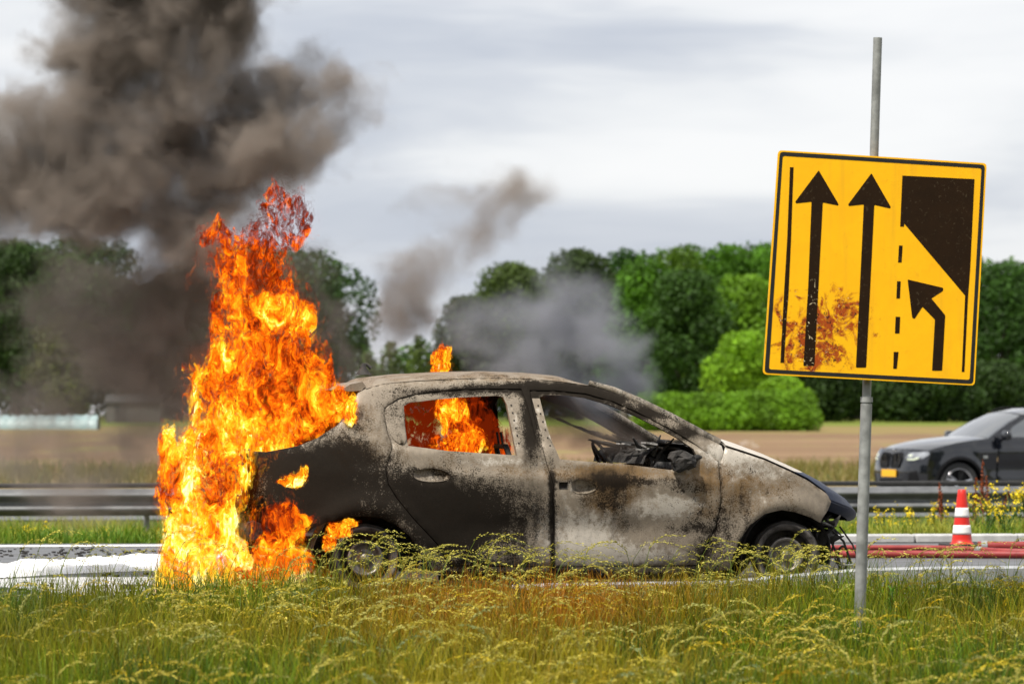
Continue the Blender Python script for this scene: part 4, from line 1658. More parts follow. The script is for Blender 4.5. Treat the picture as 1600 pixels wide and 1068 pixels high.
# front end wreck: crash beam, lamp remains, hanging wires
lamp = near([(1290, 818)])[0]
mb = MB()
bu, bz = lamp
pts = np.array([[bu + .22 * (1 - (v / .72) ** 2) + .0, v, bz - .10] for v in np.linspace(-.72, .72, 15)])
mb.tube(pts, .045, 8, smooth=False)
mb.build('crash_beam', M['char'], car)
mb = MB()
for k in range(34):
    c = np.array([bu + r_.uniform(-.05, .12), r_.uniform(-.74, -.30), bz + r_.uniform(-.10, .05)])
    d_ = r_.normal(0, 1, 3); d_ /= np.linalg.norm(d_)
    L = r_.uniform(.03, .10)
    mb.tube([c - d_ * L, c + r_.normal(0, .02, 3), c + d_ * L], [.004, r_.uniform(.010, .028), .004], 6, smooth=False)
mb.build('lamp_wreck', M['char'], car)
mb = MB()
for k in range(10):
    c = np.array([bu + r_.uniform(-.02, .14), r_.uniform(-.74, -.45), bz + r_.uniform(-.06, .04)])
    d_ = r_.normal(0, 1, 3); d_ /= np.linalg.norm(d_)
    L = r_.uniform(.02, .06)
    mb.tube([c - d_ * L, c + d_ * L], [.004, .012], 6, smooth=False)
mb.build('lamp_ash', M['ashy'], car)
# radiator frame behind it and lower cross member
mb = MB()
mb.box((bu - .02, 0, .50), (.06, 1.15, .36), bev=.015)
mb.box((bu + .02, 0, .24), (.07, 1.2, .06), bev=.015)
for v in (-.55, .55):
    mb.box((bu - .10, v, .40), (.30, .07, .12), bev=.015)
mb.build('radiator_frame', M['char'], car)
q0 = near([(1298, 830)])[0]
mb = MB()
vv_ = -.66
for (A, B, Cc, r0) in (((1300, 828), (1318, 845), (1330, 880), .008), ((1296, 840), (1310, 870), (1316, 893), .007), ((1312, 822), (1332, 850), (1346, 884), .006), ((1305, 835), (1300, 860), (1308, 880), .006)):
    pts = []
    for X, Y in (A, B, Cc):
        u, z = c_px(X, Y, vv_); pts.append([float(u), vv_, float(z)])
    mb.tube(pts, r0, 6)
lc = c_px(1317, 871, vv_)
mb.tube([[float(lc[0]) + .035 * math.cos(t), vv_, float(lc[1]) + .075 * math.sin(t)] for t in np.linspace(0, 2 * PI, 21)], .008, 6, cap=False)
mb.build('hanging_wires', M['char'], car)
mb = MB()
q = [c_px(X, Y, vv_ - .03) for X, Y in ((1332, 882), (1310, 882), (1309, 890), (1332, 890))]
mb.tube([[float(a_), vv_ - .03, float(z_)] for a_, z_ in q], .006, 6)
mb.build('metal_bracket', M['galv_dull'], car)

# tail: lower tailgate skin, bumper beam and inner boot floor in the flames
tu = near([(392, 760)])[0]
rows = []
for z in np.linspace(.36, .90, 10):
    rows.append([[tu[0] - .10 * (1 - (v / .75) ** 2) - .04 * math.sin((z - .36) * 5), v, z] for v in np.linspace(-.70, .70, 15)])
rows = np.array(rows)
cc = np.tile([.8, .3, .0], (150, 1))
bk = rows.copy(); bk[..., 0] += .03
MB().grid(rows, True, True, cc).grid(bk, True, False, cc).build('tailgate', M['burnt'], car)
pts = np.array([[tu[0] - .08 + .10 * (v / .72) ** 2, v, .40] for v in np.linspace(-.72, .72, 13)])
MB().tube(pts, .06, 8, smooth=False).build('rear_bumper_beam', M['char'], car)
MB().box(((tu[0] + u_r) / 2 + .1, 0, .34), (u_r - tu[0] - .2 + .4, 1.2, .03)).build('boot_floor', M['char'], car)
# ================================================================== ROAD SIGN
SD = 18.5
m, nt = new_mat('sign_yellow')
oc = nt.n('ShaderNodeTexCoord').outputs['Object']
b = nt.n('ShaderNodeBsdfPrincipled')
n1 = nt.noise(oc, 5, 6, .65, .6); n2 = nt.noise(oc, 28, 5, .65, .8); n3 = nt.noise(oc, 60, 3, .6)
c = nt.mix(nt.rng(n1, .35, .7), (.95, .50, .003), (.93, .45, .003))
c = nt.mix(nt.rng(n2, .60, .74, 0, .35), c, (.62, .25, .01))
streak = nt.noise(nt.v('MULTIPLY', oc, (16, 16, 1.1)), 1.0, 5, .65)
c = nt.mix(nt.rng(streak, .52, .78, 0, .30), c, (.50, .26, .02))
# scorched blister round the lower left
dist = nt.v('LENGTH', nt.v('MULTIPLY', nt.v('SUBTRACT', oc, ((1281 - 1366) * SD / F, 0, -(518 - 418) * SD / F)), (5.2, 0, 5.6)))
rag = nt.m('ADD', dist, nt.m('MULTIPLY', nt.m('SUBTRACT', nt.noise(oc, 9, 5, .6, 1.2), .5), 4.2))
zone = nt.rng(rag, .55, 1.25, 1, 0, True)
mott = nt.rng(n2, .36, .50)
c = nt.mix(nt.m('MULTIPLY', zone, mott), c, (.36, .06, .004))
c = nt.mix(nt.m('MULTIPLY', zone, nt.rng(nt.noise(oc, 42, 5, .7, 1.4), .54, .62)), c, (.018, .006, .004))
c = nt.mix(nt.m('MULTIPLY', zone, nt.rng(nt.noise(oc, 55, 3, .6, 1.8), .655, .69)), c, (.80, .66, .40))
nt.put(b.inputs['Base Color'], c)
b.inputs['Roughness'].default_value = .5
b.inputs['Specular IOR Level'].default_value = .3
nt.put(b.inputs['Normal'], bump(nt, nt.m('ADD', n2, n3), .12, .003))
finish(nt, b.outputs[0])
M['signyellow'] = m
m, nt = new_mat('sign_black')
oc = nt.n('ShaderNodeTexCoord').outputs['Object']
b = nt.n('ShaderNodeBsdfPrincipled')
n1 = nt.noise(oc, 12, 6, .65)
dist = nt.v('LENGTH', nt.v('MULTIPLY', nt.v('SUBTRACT', oc, ((1281 - 1366) * SD / F, 0, -(520 - 418) * SD / F)), (5.5, 0, 3.4)))
scr = nt.m('MULTIPLY', nt.rng(nt.noise(oc, 36, 3, .6, 1.6), .63, .66), nt.rng(dist, .5, 1.2, 1, 0.04))
c = nt.mix(n1, (.010, .005, .002), (.026, .012, .004))
c = nt.mix(scr, c, (.75, .62, .38))
nt.put(b.inputs['Base Color'], c)
b.inputs['Specular IOR Level'].default_value = .12
b.inputs['Roughness'].default_value = .55
finish(nt, b.outputs[0])
M['signblack'] = m

SC = P(1366, 418, SD)
sign = empty('road_sign', (float(P(1341, 958, SD)[0]), SD, -.06), 0, 'yellow lane merge sign with brown arrows on a leaning grey pole', 'road sign')
so = np.array([*sign.location])


def s2(pts):
    pts = np.asarray(pts, float)
    return np.stack([(pts[:, 0] - 1366) * SD / F, -(pts[:, 1] - 418) * SD / F], 1)


def crop2px(pts):
    pts = np.asarray(pts, float)
    return np.stack([1180 + pts[:, 0] / 2.671, 220 + pts[:, 1] / 2.671], 1)


rel = SC - so
panel = extrude_xz(round_poly(s2([(1216, 234.5), (1542, 255), (1523, 602), (1192, 584.5)]), .022), .028, 0, 9).build('sign_panel', M['signyellow'], sign, rel)
outer = round_poly(s2([(1218.5, 237), (1539, 257.5), (1520.5, 599.5), (1194.5, 582)]), .02)
inner = round_poly(s2([(1223, 243.5), (1533.5, 263), (1515, 593), (1201.5, 576.5)]), .012)
M['blackink'] = pmat('black_ink', (.006, .006, .006), (.012, .012, .012), 12, .5)
extrude_xz(outer, .0015, -.0012, 9, [inner]).build('border', M['blackink'], sign, rel)


def symbol(name, cp, r=.0, y=-.0012):
    q = s2(crop2px(cp))
    if r: q = round_poly(q, r)
    return extrude_xz(q, .0014, y, 9).build(name, M['signblack'], sign, rel)


symbol('lane_line', [(145, 110), (160, 110), (149, 420), (139, 640), (131, 740), (120, 925), (105, 925), (121, 620), (134, 400)])
symbol('arrow', [(265, 123), (347, 262), (347, 270), (282, 257), (264, 610), (247, 938), (201, 938), (221, 610), (235, 254), (170, 261), (167, 254)], .006)
symbol('arrow', [(485, 135), (566, 276), (562, 282), (497, 267), (480, 610), (463, 945), (420, 945), (437, 610), (453, 265), (390, 272), (388, 265)], .006)
symbol('closed_lane', [(614, 145), (915, 160), (898, 520), (888, 655), (873, 963), (862, 963), (876, 645), (622, 345), (620, 358), (605, 357)])
symbol('dash', [(600, 436), (615, 437), (611, 507), (596, 507)])
symbol('dash', [(592, 585), (607, 586), (604, 657), (589, 657)])
symbol('dash', [(586, 733), (605, 734), (602, 803), (583, 803)])
symbol('dash', [(578, 880), (598, 880), (591, 950), (576, 950)])
symbol('merge_arrow', [(636, 578), (785, 613), (783, 626), (735, 657), (793, 727), (780, 958), (738, 958), (750, 745), (698, 692), (665, 742), (655, 738)], .005)
# leaning pole in two telescoped lengths behind the panel
top = P(1373.5, 57, SD) - so + [0, .065, 0]
bot = np.array([0, .065, -.35])
kk = (top - bot)
ptl = lambda t: bot + kk * t
tm = .66
MB().tube([ptl(0), ptl(.3), ptl(.45)], .0305, 20).build('lower_pole', M['galv_dull'], sign)
up = MB().tube([ptl(.44), ptl(.7), ptl(1.0)], .0235, 20)
upo = up.build('upper_pole', M['galv_dull'], sign)
MB().tube([ptl(.452), ptl(.46)], .033, 20).build('pole_collar', M['galv_dull'], sign)
for zz in (.36, -.36):
    cz = rel + np.array([0, .034, zz])
    MB().box(cz, (.92, .022, .045), np.array(Matrix.Rotation(math.radians(3.5), 3, 'Y')), bev=.004).build('rear_rail', M['galv'], sign)
    tz = (cz[2] - bot[2]) / kk[2]
    cp = ptl(tz)
    cl_ = MB().lathe([(.0, -.02), (.036, -.02), (.036, .02), (.0, .02)], 20, cp, 'z').build('clamp', M['galv'], sign)

# ================================================================== TRAFFIC CONE
cd = 29.6
cp_ = P(1503, 851.5, cd)
cone = empty('traffic_cone', (cp_[0], cp_[1], 0.0), .2, 'red and white banded traffic cone at the far road edge', 'traffic cone')
Hc = .455
sc_ = lambda t: .088 - (.088 - .034) * t      # radius by height fraction


def band(t0, t1, name, mat, dr=0):
    prof = [(sc_(t) + dr, .03 + Hc * t) for t in np.linspace(t0, t1, 5)]
    if dr: prof = [(sc_(t0), .03 + Hc * t0)] + prof + [(sc_(t1), .03 + Hc * t1)]
    return MB().lathe(prof, 32).build(name, M[mat], cone)


MB().lathe([(.105, .028), (.098, .034)] + [(sc_(t), .03 + Hc * t) for t in np.linspace(.02, .985, 14)] + [(.029, .03 + Hc), (.020, .03 + Hc), (.018, .03 + Hc * .9)], 32).build('cone_body', M['cone_red'], cone)
band(.49, .665, 'white_band', 'cone_white', .0025)
band(.175, .345, 'white_band', 'cone_white', .0025)
mb = MB()
oct_ = round_poly([(-.17, -.15), (.17, -.15), (.17, .15), (-.17, .15)], .05, 3)
vv, tt, bd = fill(oct_, .2)
sheet(mb, np.column_stack([vv, np.full(len(vv), .030)]), tt, (0, 0, -.028), smooth=False)
mb.build('base_plate', M['rubber'], cone)

# ================================================================== FIRE HOSES
def hose(name, label, pts, r, extra=None):
    q = np.array([G(X, Y, r) for X, Y in pts])
    k = np.linspace(0, 1, len(q)); kk_ = np.linspace(0, 1, 60)
    q = np.stack([np.interp(kk_, k, q[:, i]) for i in range(3)], 1)
    q[:, 1] += .04 * (fbm(np.stack([q[:, 0] * 1.2, q[:, 1] * 0], 1), 2, len(name) + int(pts[0][1])) - .5)
    root = empty(name, (q[0][0], q[0][1], 0), 0, label, 'hose', 'red hoses lying along the road')
    q = q - np.array([*root.location])
    MB().tube(q, r, 14).build('hose_line', M['hose'], root)
    if extra:
        for t in extra:
            i = int(t * 59)
            MB().tube(q[i:i + 3], r * 1.18, 14).build('coupling', M['galv_dull'], root)
    return root


hose('fire_hose', 'thinner red hose, the farther of the two by the cone', [(1180, 855), (1300, 855), (1450, 855), (1515, 857), (1560, 860), (1900, 866), (2700, 872)], .022, (.55,))
hose('fire_hose', 'thicker red hose, the nearer of the two before the cone', [(1180, 865), (1300, 865), (1440, 865), (1600, 866), (1900, 868), (2700, 866)], .030, (.8,))
hose('fire_hose', 'short dull red pipe end lying right of the cone', [(1528, 852), (1620, 852), (1900, 853), (2700, 851)], .036, (.02,))

# ================================================================== BLACK CAR ON THE FAR CARRIAGEWAY
M['black'] = pmat('black_car_paint', (.003, .0035, .006), (.004, .005, .008), 3, .10, coat=.9, spec=.5)
M['blacktrim'] = pmat('black_trim', (.005, .005, .0055), (.009, .009, .01), 30, .55, spec=.2)
m, nt = new_mat('car_glass')
b = nt.n('ShaderNodeBsdfPrincipled')
b.inputs['Base Color'].default_value = (.06, .066, .072, 1)
b.inputs['Roughness'].default_value = .03
b.inputs['Specular IOR Level'].default_value = 1.0
b.inputs['Coat Weight'].default_value = 1
b.inputs['Coat IOR'].default_value = 1.9
finish(nt, b.outputs[0])
M['glass'] = m
M['chrome'] = pmat('chrome', (.5, .5, .52), (.6, .6, .62), 6, .18, 1.0)
M['lampglass'] = pmat('lamp_glass', (.20, .21, .23), (.40, .42, .45), 9, .08, .3, coat=1)
M['plate'] = pmat('yellow_plate', (.85, .42, .01), (.88, .46, .012), 9, .45)
m, nt = new_mat('running_light')
e = nt.n('ShaderNodeEmission'); e.inputs[0].default_value = (.95, 1, .72, 1); e.inputs[1].default_value = 1.1
finish(nt, e.outputs[0])
M['drl'] = m

SUVD = 61.0
wpx = P(1499, 754, SUVD)
yaw = PI + math.radians(21)
zroad = float(terrain(wpx[0], wpx[1])) + .02
sl = np.array([math.cos(yaw), math.sin(yaw)]); sn = np.array([-math.sin(yaw), math.cos(yaw)])
so_ = wpx[:2] - sn * .93
suv = empty('parked_suv', (so_[0], so_[1], zroad), yaw, 'black sports utility car with yellow plate on the far carriageway', 'car')
sW = tabfn([-4.0, -3.6, -2.9, -1.0, 0.0, .35, .6, .80], [.80, .90, .945, .95, .95, .94, .90, .80], .12)
sS = tabfn([.1, .3, .55, .8, 1.0, 1.1, 1.3, 1.5, 1.66], [.94, .975, .99, 1.0, .985, .955, .85, .75, .68], .06)


def shw(u, z):
    b_ = sW(u) * sS(z)
    for uc in (0.0, -2.865):
        r = np.hypot(np.asarray(u) - uc, np.asarray(z) - .37)
        b_ = b_ + .03 * np.exp(-((r - .44) / .07) ** 2)
    z = np.asarray(z); u = np.asarray(u)
    b_ = b_ + .022 * np.tanh((.97 - .03 * u - z) / .015) * np.exp(-((z - .97) / .14) ** 2) * (u < -.3)
    b_ = b_ - .030 * np.exp(-((z - .62) / .12) ** 2) * np.clip((-u - .5) / .3, 0, 1) * np.clip((u + 2.5) / .3, 0, 1)
    return b_


def spanel(name, poly, holes=(), inset=0.0, thick=.02, mat='black', step=.05, curl=.006, parent=None):
    vv, tt, bd = fill(poly, step, holes)
    h_ = shw(vv[:, 0], vv[:, 1]) - inset - curl * bd
    for s in (1, -1):
        v3 = np.stack([vv[:, 0], s * h_, vv[:, 1]], 1)
        sheet(MB(), v3, tt if s < 0 else tt[:, ::-1], (0, -s * thick, 0)).build(name, M[mat], parent or suv)


def arc(uc, zc, r, a0, a1, n=14):
    return [(uc + r * math.cos(a), zc + r * math.sin(a)) for a in np.linspace(math.radians(a0), math.radians(a1), n)]


UFs, URs = 0.0, -2.865
# fenders, doors, quarters
spanel('front_wing', [(.60, .34), (.60, .94), (.45, .99), (0, 1.085), (-.50, 1.145), (-.72, 1.16), (-.74, .98), (-.72, .40), (-.50, .30)] + arc(0, .37, .425, -9, 189)[::-1] + [(.45, .30)])
spanel('front_door', [(-.75, .40), (-.765, .98), (-.745, 1.155), (-1.75, 1.165), (-1.76, .42), (-1.70, .36), (-.80, .36)])
spanel('rear_door', [(-1.785, .36), (-1.775, 1.165), (-2.75, 1.18), (-2.70, .98), (-2.50, .80), (-2.38, .50), (-2.36, .36)])
spanel('rear_quarter', [(-2.385, .34), (-2.40, .52), (-2.53, .80), (-2.73, .98), (-2.78, 1.18), (-3.70, 1.16), (-3.80, .95), (-3.82, .40)] + arc(URs, .37, .425, 189, -9)[::-1][::-1])
spanel('sill', [(-.46, .24), (-.46, .31), (-.74, .37), (-2.36, .37), (-2.42, .31), (-2.42, .24)], mat='blacktrim')
for uc in (UFs, URs):
    spanel('arch_trim', arc(uc, .37, .475, -4, 184) + arc(uc, .37, .424, 186, -6), inset=-.010, thick=.03, mat='blacktrim', step=.06)
# upper structure
pil = [(-.60, 1.155), (-1.02, 1.40), (-1.38, 1.56), (-1.70, 1.625), (-2.4, 1.64), (-3.1, 1.60), (-3.55, 1.48), (-3.72, 1.16), (-2.78, 1.182), (-1.76, 1.168), (-.75, 1.158)]
FWn = [(-.93, 1.17), (-1.14, 1.36), (-1.42, 1.50), (-1.74, 1.575), (-1.74, 1.178)]
RWn = [(-1.83, 1.18), (-1.83, 1.58), (-2.35, 1.59), (-2.72, 1.57), (-2.72, 1.19)]
QW = [(-2.80, 1.20), (-2.80, 1.56), (-3.1, 1.53), (-3.42, 1.40), (-3.40, 1.22)]
spanel('roof_side', pil, [FWn, RWn, QW], inset=.006)
for q, nm in ((FWn, 'side_window'), (RWn, 'side_window'), (QW, 'quarter_window')):
    spanel(nm, q, inset=.018, thick=.006, mat='glass', curl=0)


def sloft(name, path, bow, mat, nv=21, fwd=0.0, low=.012, vs_=None, wadd=0.0):
    vs2 = np.linspace(-1, 1, nv)
    rows = []
    for k, (u, z) in enumerate(path):
        h_ = float(shw(u, z)) - .008 + wadd
        bb = bow[k] if hasattr(bow, '__len__') else bow
        ff = fwd[k] if hasattr(fwd, '__len__') else fwd
        rows.append(np.stack([u + ff * (1 - np.abs(vs2) ** 2.2), vs2 * h_, z + bb * (1 - np.abs(vs2) ** 2.4)], 1))
    rows = np.array(rows)
    lo = rows.copy(); lo[..., 2] -= low
    return MB().grid(rows, True, True).grid(lo, True, False).build(name, M[mat], suv)


sloft('bonnet', [(.60, .94), (.45, .99), (.25, 1.035), (0, 1.085), (-.25, 1.118), (-.50, 1.145), (-.60, 1.152)], [.035, .05, .055, .055, .05, .045, .045], 'black', fwd=[.17, .15, .12, .08, .05, .08, .12])
sloft('windscreen', [(-.62, 1.162), (-.85, 1.30), (-1.10, 1.44), (-1.40, 1.568)], [.03, .04, .05, .05], 'glass', fwd=[.14, .12, .1, .08], wadd=-.045)
sloft('roof', [(-1.38, 1.565), (-1.70, 1.63), (-2.1, 1.645), (-2.4, 1.645), (-3.1, 1.605), (-3.55, 1.485)], [.05, .045, .045, .045, .045, .03], 'black', fwd=[.08, .04, 0, 0, -.02, -.06])
sloft('rear_window', [(-3.56, 1.48), (-3.64, 1.32), (-3.72, 1.17)], .02, 'glass', fwd=-.08, wadd=-.04)
sloft('tailgate', [(-3.72, 1.165), (-3.81, .95), (-3.83, .7), (-3.83, .38)], .0, 'black', fwd=-.10)
for s in (1, -1):
    MB().tube([(-1.5, s * .66, 1.63), (-1.7, s * .655, 1.685), (-2.6, s * .655, 1.69), (-3.2, s * .66, 1.64)], .016, 8).build('roof_rail', M['blacktrim'], suv)


def fu(v, z):
    a = np.abs(v) / .93
    base = np.interp(z, [.22, .35, .55, .70, .85, .96], [.80, .85, .875, .865, .83, .77])
    return base - .055 * a ** 2 - .19 * a ** 6


def fascia(name, poly, off, mat, step=.05, thick=.02, parent=None, mirror=True):
    for s in ((1, -1) if mirror else (1,)):
        vv, tt, bd = fill(poly, step)
        v_ = vv[:, 0] * s
        p = np.stack([fu(v_, vv[:, 1]) + off, v_, vv[:, 1]], 1)
        sheet(MB(), p, tt if s > 0 else tt[:, ::-1], (-thick, 0, 0)).build(name, M[mat], parent or suv)


fascia('front_bumper', [(-.93, .24), (.93, .24), (.93, .95), (.6, .975), (0, .98), (-.6, .975), (-.93, .95)], 0, 'black', mirror=False)
fascia('headlight', [(.50, .80), (.56, .90), (.90, .93), (.925, .87), (.86, .80), (.60, .775)], .006, 'lampglass', thick=.01)
fascia('running_light', [(.55, .795), (.72, .80), (.80, .83), (.80, .805), (.72, .78), (.58, .78)], .010, 'drl', thick=.006)
fascia('running_light', [(.58, .845), (.66, .85), (.66, .875), (.59, .87)], .010, 'drl', thick=.006)
kid = round_poly([(.05, .64), (.05, .90), (.36, .92), (.42, .80), (.34, .63)], .05)
fascia('grille', kid, .008, 'blacktrim', thick=.01)
ko = kid; ki = kid.mean(0) + (kid - kid.mean(0)) * .86
for s in (1, -1):
    vv, tt, bd = fill(ko, .04, [ki])
    v_ = vv[:, 0] * s
    p = np.stack([fu(v_, vv[:, 1]) + .022, v_, vv[:, 1]], 1)
    sheet(MB(), p, tt if s > 0 else tt[:, ::-1], (-.014, 0, 0)).build('grille_surround', M['blacktrim'], suv)
    for k in range(6):
        v0 = s * (.09 + k * .048)
        MB().box((float(fu(v0, .77)) + .012, v0, .77), (.02, .008, .22)).build('grille_slat', M['chrome'] if k % 3 == 2 else M['blacktrim'], suv)
fascia('lower_grille', [(-.50, .30), (.50, .30), (.42, .44), (-.42, .44)], .008, 'blacktrim', mirror=False, thick=.01)
fascia('air_intake', [(.58, .34), (.84, .36), (.80, .60), (.66, .58)], .008, 'blacktrim', thick=.01)
MB().box((float(fu(0, .54)) + .018, 0, .545), (.012, .54, .125), bev=.004).build('number_plate', M['plate'], suv)
bd_ = MB().lathe([(0, .012), (.035, .012), (.041, .006), (.041, 0)], 20, (.0, 0, 0), 'x')
bd_.build('badge', M['chrome'], suv, (float(fu(0, .95)) + .012, 0, .945))
for s in (1, -1):
    MB().box((-.50, s * (float(shw(-.5, .80)) + .004), .83), (.09, .012, .05), bev=.004).build('wing_badge', M['chrome'], suv)
    # mirror
    mm = np.array([-.86, s * 1.05, 1.20])
    mb = MB()
    th, ph = np.linspace(0, 2 * PI, 17), np.linspace(-PI / 2, PI / 2, 9)
    sg = lambda x, p_: math.copysign(abs(x) ** p_, x)
    mb.grid(np.array([[[mm[0] + .07 * sg(math.cos(p_), .6) * sg(math.cos(t_), .8), mm[1] + .125 * sg(math.cos(p_), .6) * sg(math.sin(t_), .7), mm[2] + .085 * sg(math.sin(p_), .8)] for t_ in th] for p_ in ph]))
    mb.tube([mm + [0, -s * .08, -.05], [-.84, s * .90, 1.13]], .03, 8)
    mb.build('door_mirror', M['black'], suv)
    for u0 in (-1.62, -2.55):
        MB().tube([(u0 + .12, s * (float(shw(u0, .97)) + .02), .985), (u0, s * (float(shw(u0, .97)) + .045), .99), (u0 - .12, s * (float(shw(u0, .97)) + .02), .99)], .014, 8).build('door_handle', M['black'], suv)
    for u0 in (UFs, URs):
        # wheel
        def pr(p): return [(r, h * s) for r, h in p]
        c = (u0, s * .945, .37)
        wh = MB().lathe(pr([(.25, -.22), (.33, -.22), (.362, -.20), (.372, -.16), (.372, -.05), (.362, -.012), (.33, -.002), (.28, -.004), (.262, -.015)]), 40, c, 'y').build('wheel', M['rubber'], suv)
        MB().lathe(pr([(.262, -.012), (.268, -.006), (.262, -.004), (.245, -.012), (.235, -.05), (.232, -.2)]), 40, c, 'y').build('rim', M['chrome'], wh)
        MB().lathe(pr([(.0, -.07), (.232, -.07)]), 30, c, 'y').build('brake', M['blacktrim'], wh)
        for k in range(5):
            a_ = k * 2 * PI / 5 + .5
            mb = MB()
            for da in (-.16, .16):
                mb.tube([(c[0] + .03 * math.cos(a_), c[1] - s * .03, c[2] + .03 * math.sin(a_)), (c[0] + .25 * math.cos(a_ + da), c[1] - s * .014, c[2] + .25 * math.sin(a_ + da))], [.03, .016], 6, smooth=False)
            mb.build('spoke', M['chrome'] if k % 2 == 0 else M['blacktrim'], wh)
        # liner
        thl = np.linspace(math.radians(-12), math.radians(192), 26)
        rows = np.array([[[u0 + r * math.cos(t), s * y, .37 + r * math.sin(t)] for t in thl] for r, y in ((.43, .93), (.43, .62), (.02, .60))])
        MB().grid(rows, True, s < 0).build('wheel_liner', M['blacktrim'], suv)
MB().box((-1.5, 0, .30), (4.3, 1.6, .08)).build('underbody', M['blacktrim'], suv)
MB().box((-.60, 0, .75), (.04, 1.7, .7)).build('bulkhead', M['blacktrim'], suv)
MB().box((-1.9, 0, 1.0), (1.9, 1.5, .3), bev=.05).build('seats', M['blacktrim'], suv)

# ================================================================== FLOWERS AND WEEDS IN THE MEDIAN
M['petal'] = leaf_mat('petal', .25)


def wildflower(X, Y, D_px, h, seed, label, group):
    r = np.random.default_rng(seed)
    d = D_px
    x = (X - CX) * d / F
    z = float(terrain(x, d))
    root = empty('wildflower', (x, d, z), 0, label, 'wildflower', group)
    st, lf, fl = MB(), MB(), MB()
    tips = []
    for k in range(r.integers(5, 9)):
        a = r.uniform(0, 2 * PI); L = h * r.uniform(.6, 1.05)
        e = np.array([math.cos(a) * L * .35, math.sin(a) * L * .3, L])
        p = np.array([[0, 0, 0], e * [.3, .3, .5], e])
        st.tube(p, [.005, .004, .003], 4, cap=False, col=None) if False else st.tube(p, [.005, .004, .003], 4, cap=False)
        tips.append(e)
        for q in range(4):
            c = e * r.uniform(.2, .8)
            b_ = np.array([c])
            V, Fc, C = blades(b_, np.array([.06]), np.array([.02]), np.array([1.0]), np.array([[.05, .11, .012]]), np.array([[.09, .17, .02]]))
            lf.add(V, Fc, False, C)
    for e in tips:
        for q in range(r.integers(9, 20)):
            c = e + r.normal(0, 1, 3) * [.022, .022, .035]
            n_ = r.normal(0, 1, 3); n_ /= np.linalg.norm(n_)
            a = np.cross(n_, [0, .3, 1]); a /= np.linalg.norm(a); b2 = np.cross(n_, a)
            s = r.uniform(.008, .014)
            fl.add([c - a * s, c - b2 * s, c + a * s, c + b2 * s], [np.array([[0, 1, 2, 3]])], False, np.array([.78, .60, .02]) * r.uniform(.8, 1.1))
    st.build('stem', M['stem'], root); lf.build('leaves', M['grass'], root); fl.build('blossom', M['petal'], root)


M['stem'] = pmat('green_stem', (.07, .12, .02), (.10, .17, .03), 8, .7)
fls = [(1400, 0, 36, .42), (1440, 0, 37, .38), (1535, 0, 34.5, .52), (1558, 0, 35, .62), (1580, 0, 34, .50), (1595, 0, 36, .58), (1545, 0, 32.6, .34), (1385, 0, 34, .30), (1462, 0, 35, .40), (1515, 0, 36.5, .48),
       (60, 0, 37, .34), (30, 0, 36, .28), (155, 0, 38, .30), (1340, 0, 36, .30), (1572, 0, 32.2, .36), (1610, 0, 33, .45)]
FL = ['yellow flowers low in the median just right of the sign pole', 'yellow flowers midway between the sign pole and the cone', 'yellow flowers close behind the right side of the cone',
      'tallest yellow-flowered plant right of the cone, before the guardrail', 'yellow flowers right of the tallest flowering plant', 'tall yellow flowers near the right edge, below the black car door',
      'low yellow clump in front of the flowers right of the cone', 'small yellow clump touching the right side of the sign pole', 'yellow flowers just left of the cone, below the black car wheel',
      'yellow flowers between the cone top and the guardrail', 'sparse yellow plant left of the fire, middle one of three', 'sparse yellow plant nearest the left picture edge',
      'sparse yellow plant left of the fire, closest to the flames', 'little yellow plant left of the sign pole behind the car nose', 'low yellow clump at the road edge far right', 'bushy yellow flowers cut by the right picture edge']
for i, (X, Y, d, h) in enumerate(fls):
    wildflower(X, Y, d, h, 200 + i, FL[i], 'yellow flowers left of the fire' if X < 300 else 'yellow flowers around the cone')
M['dock'] = leaf_mat('dock_seed', .15)


def dock(X, d, h, seed, label):
    r = np.random.default_rng(seed)
    x = (X - CX) * d / F
    root = empty('dock_plant', (x, d, float(terrain(x, d))), 0, label, 'plant', 'rusty dock spikes behind the cone')
    st, sd = MB(), MB()
    for k in range(2):
        e = np.array([r.normal(0, .07), r.normal(0, .05), h * (1 - .2 * k)])
        st.tube([[0, 0, 0], e * .5 + [.01, 0, 0], e], [.006, .005, .003], 5, cap=False)
        sd = MB()
        for q in range(130):
            t = r.uniform(.5, 1.0)
            c = e * t + r.normal(0, .020 * (1.25 - t), 3) + [0, 0, r.uniform(-.02, .02)]
            n_ = r.normal(0, 1, 3); n_ /= np.linalg.norm(n_)
            a = np.cross(n_, [0, .3, 1]); a /= np.linalg.norm(a); b2 = np.cross(n_, a)
            s = r.uniform(.007, .013)
            sd.add([c - a * s, c - b2 * s, c + a * s, c + b2 * s], [np.array([[0, 1, 2, 3]])], False, np.array([.26, .060, .018]) * r.uniform(.6, 1.3))
        sd.build('seed_spike', M['dock'], root)
    st.build('stalk', M['dockstem'], root)


M['dockstem'] = pmat('dock_stem', (.14, .05, .02), (.2, .07, .03), 8, .8)
for i, (X, d, h, lab) in enumerate([(1470, 36, .68, 'rust red dock spike left of the cone, before the wheel of the black car'), (1519, 35, .66, 'rust red dock spike just right of the cone top'),
                                    (1535, 35.5, .86, 'tallest rust red dock spike right of the cone'), (1549, 36, .72, 'rust red dock spike furthest right of the cone')]):
    dock(X, d, h, 300 + i, lab)

